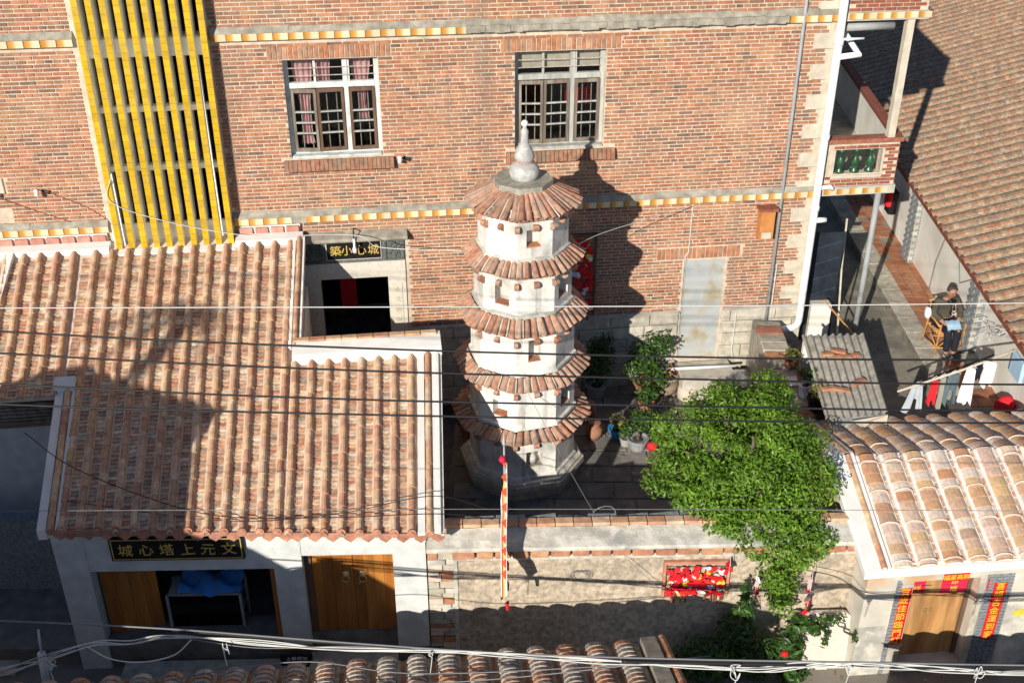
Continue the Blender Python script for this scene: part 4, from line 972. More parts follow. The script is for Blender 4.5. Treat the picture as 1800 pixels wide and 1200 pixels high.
paper('door_banner','short red paper with gold characters above the wooden door',1.10,1.48,.43,.565,-.008,M_['red'],'福星高照',.10,False)
paper('door_paper','magenta square paper on upper left of the wooden door',.74,.98,.05,.44,.194,M_['pink'],'吉祥',.12,True)
paper('door_paper','wide magenta paper with gold writing on upper right of the wooden door',1.22,1.60,.02,.44,.194,M_['pink'],'一命福',.12,True)
paper('door_paper','small torn red paper between the two magenta papers on door',1.02,1.14,.28,.44,.194,M_['red'],'',0,True)
paper('door_paper','small red scrap stuck beside the top of the right couplet',1.78,1.86,.22,.42,-.014,M_['red'],'',0,True)
paper('yellow_notice','small yellow notice in shade on the wall right of couplets',2.30,2.62,-.32,-.20,-.010,mat('yellow_paper',(.62,.52,.06),.7),'',0,True)
# its roof: wide cover tiles, front slope to the lane and back slope
TF, TBk = .38, .31; RZ = 1.44; RY = 1.66
def tz(x, y): return RZ - TF*(RY-y) if y <= RY else RZ - TBk*(y-RY)
b = MB(FH)
b.prism_x([(-.06,tz(0,-.06)-.07),(-.06,tz(0,-.06)-.01),(RY,RZ-.01),(3.25,tz(0,3.25)-.01),(3.25,tz(0,3.25)-.07),(RY,RZ-.09)], -.02, 5.6)
troof = b.build('roof', M_['pinkmortar'], TH)
cov2 = tile_arch(.25,.050,.19,.014,6,1.03); pan2 = pan_mb(.15,.12,.012,.01)
cc = [(.44+i*.365, RY+.02, -.055, RY, -.05) for i in range(14)]
mb = columns(troof, FH, cc, tz, TF, cov2, pan2, .255,.062,.165,.15,.11, M_['htile'], M_['htile'], 220, .05, 200, tilt=-.07)
mb.build('tile_mortar', M_['lime'], troof)
# back slope, mirrored: rotate the frame half a turn
FHb = FH @ Matrix.Translation((0,2*RY,0)) @ Matrix.Rotation(math.pi,4,'Z')
def tzb(x, y): return RZ - TBk*(RY-y)
cc = [(-(.44+i*.365), RY, .08, RY, .08) for i in range(13,-1,-1)]
mb = columns(troof, FHb, cc, tzb, TBk, cov2, pan2, .255,.062,.165,.15,.11, M_['htile'], M_['htile'], 80, .05, 60, tilt=-.05)
mb.build('tile_mortar', M_['lime'], troof)
# pale lime bands across the tiles
for yy in (-.01, .55, 1.05, 1.52, RY+.35):
    b = MB(FH)
    for i in range(14):
        x = .44+i*.365
        pts = [(x+.135*math.cos(math.pi-t*math.pi/8), yy, tz(x,yy)+.016+.064*math.sin(math.pi-t*math.pi/8)) for t in range(9)]
        if rnd.random() < .7 or yy < 0: b.tube([(p[0],p[1]+dy_,p[2]-.004) for p in pts for dy_ in (rnd.uniform(-.006,.006),)], .018, 5)
    b.build('lime_band', M_['pinkmortar'], troof, kind='stuff')
b = MB(FH); b.prism_x([(-.10,tz(0,-.1)-.11),(-.10,tz(0,-.1)-.02),(-.0,tz(0,0)+.0),(.0,tz(0,0)-.07)], .02, 5.6); b.build('eave_band', M_['lime'], troof)
def vband(name, x0, x1, h, m):
    b = MB(FH); b.prism_x([(-.11,tz(0,-.11)-.10),(-.11,tz(0,-.11)+h),(RY,RZ+h),(RY+.05,RZ+h),(3.27,tz(0,3.27)+h),(3.27,tz(0,3.27)-.10),(RY,RZ-.12)], x0, x1); b.build(name, m, troof)
vband('verge', -.07, .115, .05, M_['lime']); vband('verge_inner', .20, .25, .07, M_['lime']); vband('verge_outer', -.12, -.071, .005, M_['lime'])
m = columns(troof, FH, [(.158,RY+.0,-.08,0,0),(.5,0,0,0,0)], lambda x, y: tz(x,y)+.02, TF, tile_arch(.095,.06,.26,.012,6,1.04), None, .1,.06,.25,0,.1, M_['cover'], None, 20)
m = columns(troof, FHb, [(-.158,RY,.06,0,0),(.5,0,0,0,0)], lambda x, y: tzb(x,y)+.02, TBk, tile_arch(.095,.06,.26,.012,6,1.04), None, .1,.06,.25,0,.1, M_['cover'], None, 20)

# ------------------------------------------------------------------ old house across the lane in the foreground
FG = frame(-.2, 10.74, 0, 5.5)
OH = thing('old_house', 'low old house with weathered grey and orange tiles at the bottom edge', 'house', FG @ frame(0,0,LANE))
def gz(x, y): return .46 + .30*(-y) if y > -2.6 else .46+.30*2.6-.3*(-y-2.6)
b = MB(FG); b.box(-6.6,1.9,-5.0,-.25,LANE-.1,.30); b.build('wall', M_['wallw'], OH)
b = MB(FG); b.prism_x([(.0,.36),(.0,.45),(-2.6,gz(0,-2.6)-.01),(-5.2,gz(0,-5.2)-.01),(-5.2,gz(0,-5.2)-.1),(-2.6,gz(0,-2.6)-.12)], -6.7, 1.87); oroof = b.build('roof', M_['moss'], OH)
FGb = FG @ Matrix.Rotation(math.pi,4,'Z')
def gzb(x, y): return .475+.30*y
cov3 = tile_arch(.27,.085,.13,.022,6,.94,True)
cc = [(-1.67+i*.385, 2.6, -.02, 2.6, -.02) for i in range(23)]
mb = columns(oroof, FGb, cc, gzb, .30, cov3, pan_mb(.18,.12,.012,.012), .27,.085,.105,.18,.1, M_['fgtile'], M_['terra'], 300, .05, 100, tilt=.12)
mb.build('tile_mortar', M_['moss'], oroof)
for i in range(23):
    x = 1.67-i*.385; b = MB(FG); b.lathe(0,0,[(.13,-.06),(.135,.0),(.12,.05),(.07,.08)],10); b.v = [FG @ Matrix.Translation((x,-.05,.47)) @ (Matrix.Diagonal((1,.9,1.05,1)) @ (FG.inverted() @ p)) for p in b.v]; b.jitter(.02,7); b.build('eave_cement', M_['cement'], oroof, smooth=True)
b = MB(FG); b.prism_x([(.02,.44),(.02,.60),(-.2,.68),(-2.6,gz(0,-2.6)+.12),(-2.6,gz(0,-2.6)-.05)], 1.88, 2.08); b.jitter(.012,6); b.build('verge', M_['cement'], oroof)
m = columns(oroof, FGb, [(-2.17,2.6,.0,0,0),(-1.8,0,0,0,0)], lambda x, y: gzb(x,y)+.05, .30, tile_arch(.12,.075,.24,.014,6,1.04), None, .12,.06,.22,0,.1, M_['terra'], None, 14)
# neighbour across the lane on the left, outside the picture: its shadow lies on the hall
FN = frame(-7.95, 6.0, 0, -24)
NH = thing('neighbour_house', 'plain plastered neighbour house with stepped roof standing across the lane', 'house', FN @ frame(-2,-2,LANE))
b = MB(FN); b.prism_y([(0,LANE),(0,5.80),(-1,5.84),(-1.9,5.92),(-2.4,6.0),(-2.8,5.84),(-3.3,5.5),(-12,5.3),(-12,LANE)], -4, 0); b.build('wall', M_['wallw'], NH)
b = MB(FN); b.prism_y([(.002,LANE),(3.1,LANE),(3.1,3.54),(2.66,3.84),(2.24,4.03),(1.84,3.79),(1.4,4.08),(.74,4.36),(.14,5.18),(.002,5.3)], -3, -.01); b.build('wing', M_['wallw'], NH)
PT = thing('palm_tree', 'tall palm tree with drooping fronds behind the neighbour house', 'tree', frame(-14.9,-5.0,LANE))
b = MB(); b.tube([(-14.9,-5.0,LANE),(-14.8,-5.0,6),(-14.55,-5.0,12.3)], [.22,.16,.12], 8); b.build('trunk', M_['bark'], PT)
rp_ = random.Random(3)
for i in range(7):
    a_ = i*.898; L = rp_.uniform(.9,1.5); c0 = Vector((-14.55,-5.0,12.3)); b = MB(); vs_ = []
    for k in range(7):
        f = k/6; p = c0+Vector((math.cos(a_)*L*f, math.sin(a_)*L*f, .7*f-1.5*f*f)); q = Vector((-math.sin(a_),math.cos(a_),0))*.11*math.sin(math.pi*min(f+.12,1)); vs_ += [p-q-Vector((0,0,.1)), p, p+q-Vector((0,0,.1))]
    b.add(vs_, [(3*k+j,3*k+j+1,3*k+j+4,3*k+j+3) for k in range(6) for j in range(2)]); b.build('frond', M_['leafd'], PT)
# right foreground strip of tiles at the very bottom
FR_ = frame(5.3, 10.35, 0, 2)
SH = thing('lane_shed', 'pale tiled edge of a low shed at the bottom right corner', 'shed', FR_ @ frame(1.2,-.8,LANE))
b = MB(FR_); b.box(-.6,3.2,-1.6,-.15,LANE-.05,.05); b.build('wall', M_['wallw'], SH)
b = MB(FR_); b.prism_x([(0,.08),(0,.14),(-1.7,.66),(-1.7,.58)], -.7, 3.3); sroof = b.build('roof', M_['lime'], SH)
FRb = FR_ @ Matrix.Rotation(math.pi,4,'Z')
cc = [(-3.1+i*.36, 1.6, .0, 1.6, .0) for i in range(11)]
mb = columns(sroof, FRb, cc, lambda x, y: .15+.305*y, .305, cov2, pan2, .255,.062,.165,.15,.11, M_['htile'], M_['htile'], 60, .05, 40); mb.build('tile_mortar', M_['lime'], sroof)

# ------------------------------------------------------------------ long house on the right with the big mossy roof
FL = frame(8.33, 18.35, 0, -90-2.7)     # x runs toward the camera along the eave, y (into the house) to the right
LH = thing('long_house', 'long house with big mossy orange tile roof beside the alley', 'house', FL)
LT = .30; LZ = 2.12
def lz(x, y): return LZ + LT*y
b = MB(FL); b.prism_x([(.0,LZ-.08),(.0,LZ-.01),(13,LZ+13*LT-.01),(13,LZ+13*LT-.1)], -26, 4.6); lroof = b.build('roof', M_['moss'], LH)
cov4 = tile_arch(.25,.055,.13,.016,5,1.06)
cc = [(-22.2+i*.36, 10.5 if i > 20 else 12.8, .0, 10.5, .0) for i in range(74)]
mb = columns(lroof, FL, cc, lz, LT, cov4, pan_mb(.13,.2,.01,.012), .25,.055,.112,.13,.19, M_['oldtile'], M_['moss'], 300, .055, 60, tilt=-.06)
mb.jitter(.012,6); mb.build('tile_mortar', M_['moss'], lroof)
b = MB(FL); b.beam((-26,.02,LZ-.02),(4.6,.02,LZ-.02),.05,.12); b.build('eave_board', M_['redbrick'], lroof)
b = MB(); b.prism_z([(8.74,14.6),(9.05,14.6),(9.85,44),(9.5,44)], 0, 2.13); b.build('alley_wall', M_['wallw'], LH)
def pier(x, y):
    b = MB(frame(x,y,0,2)); b.box(-.22,.2,-.20,.20,.17,2.14); p = b.build('pier', M_['concrete'], LH)
    ms = []
    zz = .22; k = 0
    while zz < 2.1:
        for j in ((-.10,.10) if k % 2 else (-.155,0,.155)):
            ms.append(frame(x,y,0,2) @ Matrix.Translation((-.222,j,zz)) @ Matrix.Rotation(R(-90),4,'Z'))
        ms.append(frame(x,y,0,2) @ Matrix.Translation((-.05 if k % 2 else -.12,-.202,zz)))
        zz += .075; k += 1
    scatter(p, 'pier_brick', MB().box(-.07,.07,-.016,.004,-.028,.028), ms, M_['bluegrey'])
pier(8.90,18.95); pier(9.04,23.1)
b = MB(frame(8.86,18.5,0,2)); b.box(-.3,.2,-.45,.22,.171,.30); b.build('pier_base', M_['stone'], LH)
b = MB(); b.tube([(8.86,21.5,.2),(8.80,21.3,1.0),(8.82,21.0,1.9)], .012, 5); b.tube([(8.84,20.6,2.0),(8.78,19.9,1.2),(8.80,19.3,1.6)], .010, 5); b.build('wall_cable', M_['wireg'], LH)

# corrugated shed between courtyard and alley
SD = thing('corrugated_shed', 'low shed roofed with weathered grey corrugated sheet, broken bricks on top', 'shed', frame(5.6,16.2,0))
A = [Vector((5.07,17.30,1.50)), Vector((6.18,17.36,1.50)), Vector((6.03,15.22,1.26)), Vector((4.98,15.02,1.26))]
nx, ny = 64, 8; vs_ = []
for j in range(ny+1):
    v = j/ny
    for i in range(nx+1):
        u = i/nx; p = A[0].lerp(A[1],u).lerp(A[3].lerp(A[2],u),v); vs_.append((p.x, p.y, p.z+.028*math.sin(u*math.pi*2*8.5)))
b = MB(); b.add(vs_, [(j*(nx+1)+i,(j+1)*(nx+1)+i,(j+1)*(nx+1)+i+1,j*(nx+1)+i+1) for j in range(ny) for i in range(nx)])
b.build('roof_sheet', M_['corr'], SD, smooth=True)
b = MB(); b.beam((5.1,15.2,.6),(6.0,15.3,.6),.12,1.25); b.build('front_wall', M_['bluegrey'], SD)
b = MB(); b.beam((5.93,15.35,.58),(6.06,17.1,.70),.10,1.2); b.build('side_wall', M_['wallw'], SD)
b = MB(); b.beam((5.1,17.22,.7),(6.1,17.25,.7),.12,1.45); b.build('back_wall', M_['wallw'], SD)
b = MB(); vs_ = [A[3]+Vector((.40,.0,-.03)),A[2]+Vector((.0,-.01,-.03)),A[2]+Vector((.0,-.03,-.20)),A[2]+Vector((-.25,-.04,-.13)),A[3]+Vector((.62,-.02,-.16)),A[3]+Vector((.5,-.01,-.07))]
n = len(vs_); b.add(vs_+[v+Vector((0,.02,0)) for v in vs_], [tuple(range(n))[::-1],tuple(range(n,2*n))]+[(i,(i+1)%n,n+(i+1)%n,n+i) for i in range(n)]); b.build('front_flap', M_['quoin'], SD)
def chunk(M, sx, sy, sz, m, lab):
    b = MB(M); b.bev(-sx,sx,-sy,sy,0,sz,.012); b.jitter(.008,12); b.build('brick_chunk', m, label=lab, cat='brick', group='bricks weighing down the shed roof')
def shz(y): return 1.26+(y-15.1)*(.24/2.2)+.03
for i, (x, y, r_, sx) in enumerate([(5.38,16.68,5,.11),(5.58,16.76,-20,.13),(5.66,16.60,8,.12),(5.86,16.66,12,.07),(5.52,16.60,3,.08),(5.18,15.75,10,.12),(5.40,15.72,-15,.13),(5.72,15.92,35,.15)]):
    labs = ['red brick at the left end of the row on the shed roof','tilted orange brick topmost in the row on shed roof','flat orange brick right of middle in row on shed roof','small brick at the right end of the row on shed roof','small brick tucked low in the row on shed roof','short brick piece near lower left of the shed roof','broken brick next to the short piece low on shed roof','long orange brick lying diagonally low on the shed roof']
    chunk(frame(x,y,shz(y),r_), sx, .055, .05, M_['copbrick'], labs[i])

# divider wall of the courtyard toward the alley
DV = thing('divider_wall', 'old crumbling low wall between the courtyard and the shed, topped with pots', 'wall', frame(4.85,16.5,0))
b = MB(); b.prism_z([(4.52,15.0),(5.02,15.0),(5.10,18.95),(4.60,19.05)], -.6, .86); b.jitter(.03,3); b.build('wall_body', M_['cement'], DV)
for i in range(12):
    y = 15.15+i*.31; x = 4.76+.006*i; bb = MB(frame(x,y,.86,rnd.uniform(-4,4))); bb.bev(-.24,.24,-.14,.14,-.02,.05,.012); bb.jitter(.01,8); bb.build('cap_stone', [M_['stone'],M_['capstone'],M_['copbrick']][i % 3], DV)

# ------------------------------------------------------------------ vegetation
def leaves(b, blobs, n, size, seed, shell=.72, up=.35):
    r = random.Random(seed); tot = sum(q[3]*q[4]*q[5] for q in blobs) if len(blobs[0]) > 4 else 0
    ws = [ (q[3]*q[4]+q[4]*q[5]+q[3]*q[5]) for q in blobs]
    for _ in range(n):
        q = r.choices(blobs, ws)[0]
        d = Vector((r.gauss(0,1), r.gauss(0,1), r.gauss(0,1))).normalized()
        rad = shell + (1.04-shell)*r.random()**.6
        p = Vector((q[0]+d.x*q[3]*rad, q[1]+d.y*q[4]*rad, q[2]+d.z*q[5]*rad))
        p += noise.noise_vector(p*2.3)*.10*min(q[3],q[5])
        nrm = (d + Vector((r.uniform(-.8,.8), r.uniform(-.8,.8), r.uniform(-.4,.9)+up))).normalized()
        t = nrm.orthogonal().normalized(); t = Matrix.Rotation(r.uniform(0,6.28),3,nrm) @ t; t = (t + Vector((0,0,-.3))).normalized(); s = nrm.cross(t)
        L = size*r.uniform(.7,1.3); w_ = L*.42
        b.add([p - t*L*.5, p + s*w_*.5 + nrm*L*.06, p + t*L*.5, p - s*w_*.5 + nrm*L*.06], [(0,1,2,3)])
def branch(b, p0, p1, r0, r1, seed, n=6, wig=.06):
    r = random.Random(seed); p0 = Vector(p0); p1 = Vector(p1)
    pts = [p0.lerp(p1, i/n) + (Vector((r.uniform(-wig,wig), r.uniform(-wig,wig), r.uniform(-wig,wig)*.4)) if 0 < i < n else Vector()) for i in range(n+1)]
    b.tube(pts, [r0+(r1-r0)*i/n for i in range(n+1)], 7)
def clumps(blobs, seed, rs=(.10,.19), dens=26):
    r = random.Random(seed); out = []
    for q in blobs:
        n = int(dens*(q[3]*q[4]+q[4]*q[5]+q[3]*q[5]))+3
        for _ in range(n):
            d = Vector((r.gauss(0,1), r.gauss(0,1), r.gauss(0,1))).normalized(); rad = r.uniform(.70,1.0)
            c = Vector((q[0]+d.x*q[3]*rad, q[1]+d.y*q[4]*rad, q[2]+d.z*q[5]*rad)); k = r.uniform(*rs)
            out.append((c.x,c.y,c.z,k*1.1,k*1.1,k*.8))
    return out
TR = thing('tree', 'dense glossy green tree leaning over the courtyard wall', 'tree', frame(3.35,13.5,0))
b = MB(); branch(b,(3.3,13.6,YZ-.05),(3.35,13.45,1.2),.10,.075,1)
for i, e in enumerate([(2.5,13.5,1.75),(3.1,13.9,2.1),(4.2,13.6,1.7),(3.9,12.9,1.3),(3.4,13.2,2.2),(4.05,12.5,1.0)]): branch(b,(3.35,13.45,1.15),e,.06,.018,2+i)
b.build('trunk', M_['bark'], TR, smooth=True)
blobs = [(3.25,13.65,1.82,.95,.80,.66),(2.50,13.55,1.45,.55,.6,.42),(3.70,13.75,1.85,.70,.70,.55),(4.05,13.25,1.35,.70,.62,.52),(3.35,13.05,1.35,.75,.62,.50),(3.95,12.75,1.05,.52,.48,.48),(2.85,13.15,1.40,.62,.55,.42),(3.35,14.3,1.90,.62,.6,.44),(3.80,14.6,1.95,.42,.45,.36),(2.65,14.1,1.72,.55,.55,.34),(4.25,13.9,1.45,.45,.5,.42),(3.80,12.45,.70,.44,.32,.42),(3.83,12.28,.34,.28,.22,.36),(3.75,12.62,.95,.48,.32,.34),(3.45,12.75,.95,.5,.36,.40),(4.15,12.6,.85,.38,.34,.40),(3.15,12.75,1.05,.42,.34,.35),(4.3,12.75,.85,.3,.3,.36),(3.84,12.2,.10,.11,.11,.2)]
b = MB(); leaves(b, clumps(blobs, 77, (.12,.21), 20), 33000, .074, 5, .35); leaves(b, blobs, 7000, .07, 6, .3); b.build('crown', M_['leaf'], TR)

def pot_plant(name, label, x, y, z, pr, ph, pm, blobs, n, size, lm, seed, shell=.2, group='potted plants in the courtyard', rim=True):
    t = thing(name, label, 'potted plant', frame(x,y,z), group)
    b = MB(); b.lathe(x,y,[(pr*.72,z),(pr*.95,z+ph*.6),(pr,z+ph*.86),(pr*1.12,z+ph*.87),(pr*1.12,z+ph),(pr*.95,z+ph),(pr*.92,z+ph*.9)],16); pt = b.build('pot', pm, t, smooth=False)
    b = MB(); b.lathe(x,y,[(pr*.9,z+ph*.86),(pr*.3,z+ph*.93)],12); b.build('soil', M_['soil'], t)
    if n:
        b = MB(); leaves(b, [(x+q[0],y+q[1],z+ph+q[2],*q[3:]) for q in blobs], n, size, seed, shell); b.build('foliage', lm, t)
        b = MB()
        for i in range(4): branch(b,(x+rnd.uniform(-.03,.03),y+rnd.uniform(-.03,.03),z+ph*.8),(x+blobs[i % len(blobs)][0],y+blobs[i % len(blobs)][1],z+ph+blobs[i % len(blobs)][2]),.014,.006,seed+i,4,.03)
        b.build('stems', M_['bark'], t)
    return t
MB.G = SIM
pot_plant('potted_shrub','tall leafy shrub by the stone base of the brick wall',2.45,17.75,0,.2,.28,M_['claypot'],[(0,.05,.55,.32,.28,.42),(.28,.1,.75,.26,.22,.26),(-.15,-.05,.35,.3,.25,.3),(.15,-.25,.25,.3,.25,.26)],1100,.10,M_['leafd'],21)
pot_plant('potted_shrub','dark shrub standing in the pagoda shadow near the wall',1.55,17.7,0,.18,.25,M_['greypot'],[(0,0,.45,.32,.3,.45),(.1,.2,.7,.25,.25,.3)],700,.10,M_['leafd'],22)
pot_plant('potted_shrub','low leafy plant with red flower left of the clay urn',2.42,17.2,0,.14,.2,M_['claypot'],[(0,0,.14,.2,.18,.14)],220,.10,M_['leafd'],23)
pot_plant('potted_plant','plant in round blue plastic pot near the lit paving',1.84,16.35,0,.16,.2,M_['blueplastic'],[(0,0,.12,.16,.15,.13)],160,.10,M_['leafy'],24)
pot_plant('potted_plant','leafy plant in dark green pot beside the tree',2.15,16.0,0,.17,.24,M_['greypot'],[(.05,.1,.3,.24,.22,.25)],260,.10,M_['leafd'],25)
pot_plant('potted_plant','plant in small grey pot between blue pot and green pot',1.95,16.1,0,.10,.18,M_['greypot'],[(0,0,.14,.14,.12,.14)],120,.08,M_['leafd'],26)
pot_plant('potted_plant','dark bushy plant at foot of pagoda on its left side',-.75,16.4,0,.16,.22,M_['claypot'],[(0,0,.3,.3,.25,.3)],300,.10,M_['leafd'],27)
pot_plant('potted_plant','low strappy plant in shade behind the courtyard wall near tree',2.4,13.1,0,.15,.2,M_['greypot'],[(0,0,.12,.28,.2,.14),(.4,0,.1,.2,.2,.12)],260,.13,M_['leafd'],28)
MB.G = Matrix.Identity(4)
pot_plant('potted_plant','yellow green bromeliad in clay pot on the divider wall',4.92,17.2,.92,.13,.16,M_['claypot'],[(0,0,.1,.15,.15,.1)],60,.12,M_['leafy'],29,.1,'pots on the divider wall')
pot_plant('potted_plant','small succulent in clay pot on tray on the divider wall',5.02,16.75,.92,.10,.14,M_['claypot'],[(0,0,.06,.13,.12,.07)],90,.07,M_['leafy'],30,.1,'pots on the divider wall')
pot_plant('potted_plant','dry plant in black pot, lowest on the divider wall',5.05,15.85,.92,.15,.24,M_['black'],[(.02,0,.14,.2,.18,.16)],160,.09,M_['leafy'],31,.2,'pots on the divider wall')
pot_plant('potted_plant','dark leafy plant in white bucket on the divider wall',4.95,16.25,.92,.11,.24,M_['pvc'],[(.12,.05,.12,.16,.15,.14)],170,.09,M_['leafd'],32,.2,'pots on the divider wall')
SP = thing('spiky_plant', 'yellowish spiky yucca growing from top of the divider wall', 'plant', frame(4.90,17.35,.92))
b = MB()
for i in range(26):
    a = rnd.uniform(0,6.28); el = rnd.uniform(.2,1.3); L = rnd.uniform(.2,.36); d = Vector((math.cos(a)*math.cos(el),math.sin(a)*math.cos(el),math.sin(el))); p = Vector((4.90,17.35,.98)); s_ = d.cross(Vector((0,0,1))).normalized()*.016
    b.add([p-s_,p+s_,p+d*L*.6+s_*.8,p+d*L-Vector((0,0,.03)),p+d*L*.6-s_*.8], [(0,1,2,3,4)])
b.build('foliage', M_['leafy'], SP)
# vines and bushes on the lane side of the wall
def bush(name, label, stems, blobs, n, size, seed, m=M_['leafd'], cat='bush'):
    c = blobs[0]; t = thing(name, label, cat, frame(c[0],c[1],LANE)); b = MB()
    for i, (p, q) in enumerate(stems): branch(b,p,q,.02,.006,seed+i,5,.05)
    b.build('stems', M_['bark'], t, smooth=True); b = MB(); leaves(b, blobs, n, size, seed, .35); b.build('foliage', m, t)
bush('bush','leafy bush climbing the courtyard wall below the tree, half in shade',[((3.0,12.15,LANE),(3.35,12.2,-.3)),((3.1,12.1,LANE),(2.7,12.05,-.6)),((3.2,12.1,LANE),(3.3,12.2,.2))],[(3.25,12.2,-.45,.28,.16,.36),(3.35,12.2,-.1,.16,.1,.22),(2.85,12.05,-.95,.55,.25,.40),(3.55,12.05,-.85,.40,.25,.42),(3.3,12.15,.25,.07,.06,.2)],1500,.12,41)
bush('vine','leafy vine tangled against the left side of the white stele',[((3.9,12.05,LANE),(4.15,12.1,-.35)),((4.0,12.05,LANE),(3.9,12.0,-.7))],[(4.02,12.08,-.72,.22,.14,.36),(4.2,12.15,-.33,.24,.10,.13),(4.42,12.12,-.42,.16,.05,.10),(4.1,11.95,-1.1,.22,.12,.2)],620,.12,42,cat='vine')
bush('vine','thin vine hanging over the right edge of the white stele',[((4.95,12.2,-.6),(4.6,12.2,-.28))],[(4.62,12.2,-.30,.22,.06,.07),(4.97,12.12,-.55,.05,.05,.16),(4.5,12.03,-.55,.05,.03,.12)],130,.10,43,cat='vine')
# ------------------------------------------------------------------ stele, prayer cards, ribbons
ST = thing('stele', 'pale blank stone stele with rounded top leaning on the courtyard wall', 'stele', FF @ frame(4.62,-.25,LANE))
T = FF @ Matrix.Translation((4.62,-.30,LANE)) @ Matrix.Rotation(R(-9),4,'X')
pts = [(-.32,0),(.32,0),(.33,.86)] + [(.33-.12+.12*math.cos(t*math.pi/8),.86+.12*math.sin(t*math.pi/8)) for t in range(1,5)] + [(-.33+.12-.12*math.sin(t*math.pi/8),.86+.12*math.cos(t*math.pi/8)) for t in range(0,4)] + [(-.33,.86)]
b = MB(T); b.prism_y(pts,0,.07); b.build('slab', M_['palestone'], ST)
b = MB(T); b.box(-.12,.05,-.02,.0,-.06,.06); b.build('foot', M_['palestone'], ST)
def cards(name, label, F_, x0, x1, z0, z1, nc, seed, bg_m):
    r = random.Random(seed); t = thing(name, label, 'card rack', F_ @ frame((x0+x1)/2,-.06,z0))
    b = MB(F_); b.box(x0-.04,x0,-.05,.0,z0-.02,z1+.05); b.box(x1,x1+.04,-.05,.0,z0-.02,z1+.05); b.box(x0,x1,-.05,.0,z1,z1+.05); b.build('frame', bg_m, t)
    b = MB(F_)
    for i in range(4): zz = z0+(z1-z0)*(i+.6)/4; b.tube([(x0,-.04,zz),(x1,-.04,zz)], .007, 5)
    b.build('wires', M_['wireg'], t)
    ms_ = {}
    for i in range(nc):
        x = r.uniform(x0+.05,x1-.05); z = r.uniform(z0+.04,z1-.06); T = F_ @ Matrix.Translation((x,-.06-r.random()*.035,z)) @ Matrix.Rotation(r.uniform(-.5,.5),4,'Y') @ Matrix.Rotation(r.uniform(-.5,.3),4,'X') @ Matrix.Rotation(r.uniform(-.5,.5),4,'Z')
        s_ = r.uniform(.036,.06); kind = r.random(); bb = MB(T)
        if kind < .6: bb.prism_y([(s_*(16*math.sin(a)**3)/16, s_*(13*math.cos(a)-5*math.cos(2*a)-2*math.cos(3*a)-math.cos(4*a))/16) for a in [-k*math.pi/7 for k in range(14)]], 0, .008)
        else: bb.prism_y([(s_*math.cos(a), s_*math.sin(a)) for a in [k*math.pi/6 for k in range(12)]], 0, .008)
        c = r.random(); m = M_['red'] if c < .78 else [M_['goldtxt'],M_['paleblue'],M_['cloth_white'],M_['quoin']][r.randrange(4)]
        bb.build('wish_card', m, t)
    for i in range(int(nc*.12)):
        x = r.uniform(x0+.03,x1-.03); bb = MB(F_); bb.box(x-.008,x+.008,-.07,-.06,z0-.11,z0+.05); bb.build('tassel', M_['redbrick'], t)
cards('wish_card_rack','framed rack of bright red wish cards on the courtyard wall',FF,2.20,3.08,-.04,.54,140,3,mat('salmon_paint',(.50,.22,.14),.8,8,.2))
FW2 = FB @ Matrix.Translation((0,-.03,0))
cards('wish_card_rack','tall rack of dark red wish cards in the pagoda shadow on the brick wall',FW2,-2.62,-2.18,1.15,2.75,120,4,M_['wooddark'])
def ribbon(label, x, y, z, n, seed):
    r = random.Random(seed); t = thing('ribbon_cluster', label, 'ribbon', frame(x,y,z), 'ribbons hanging from the tree')
    for i in range(n):
        T = frame(x+r.uniform(-.03,.03),y+r.uniform(-.02,.02),z-i*.07,r.uniform(-60,60)) @ Matrix.Rotation(r.uniform(-.6,.6),4,'Y'); b = MB(T); b.box(-.03,.03,-.004,.004,-.05,.05); b.build('tag', [M_['red'],M_['cloth_white'],M_['redbrick'],M_['red'],M_['curtain']][r.randrange(5)], t)
    b = MB(); b.tube([(x,y,z+.2),(x+.01,y,z),(x,y,z-n*.07)], .005, 4); b.build('string', M_['wirew'], t)
ribbon('red and white ribbon tags hanging under tree above the card rack',3.05,12.25,.68,3,1)
ribbon('thin brown and white ribbon hanging left of the drooping branch',3.45,12.22,.42,5,2)
ribbon('long string of red and white tags hanging right of the drooping branch',4.22,12.2,.42,10,3)
b = MB(); b.ellipsoid((3.93,11.95,-.72),(.06,.05,.05),10,7); b.build('red_lantern', M_['red'], label='small red ornament caught in the vine left of the stele', cat='ornament', smooth=True)
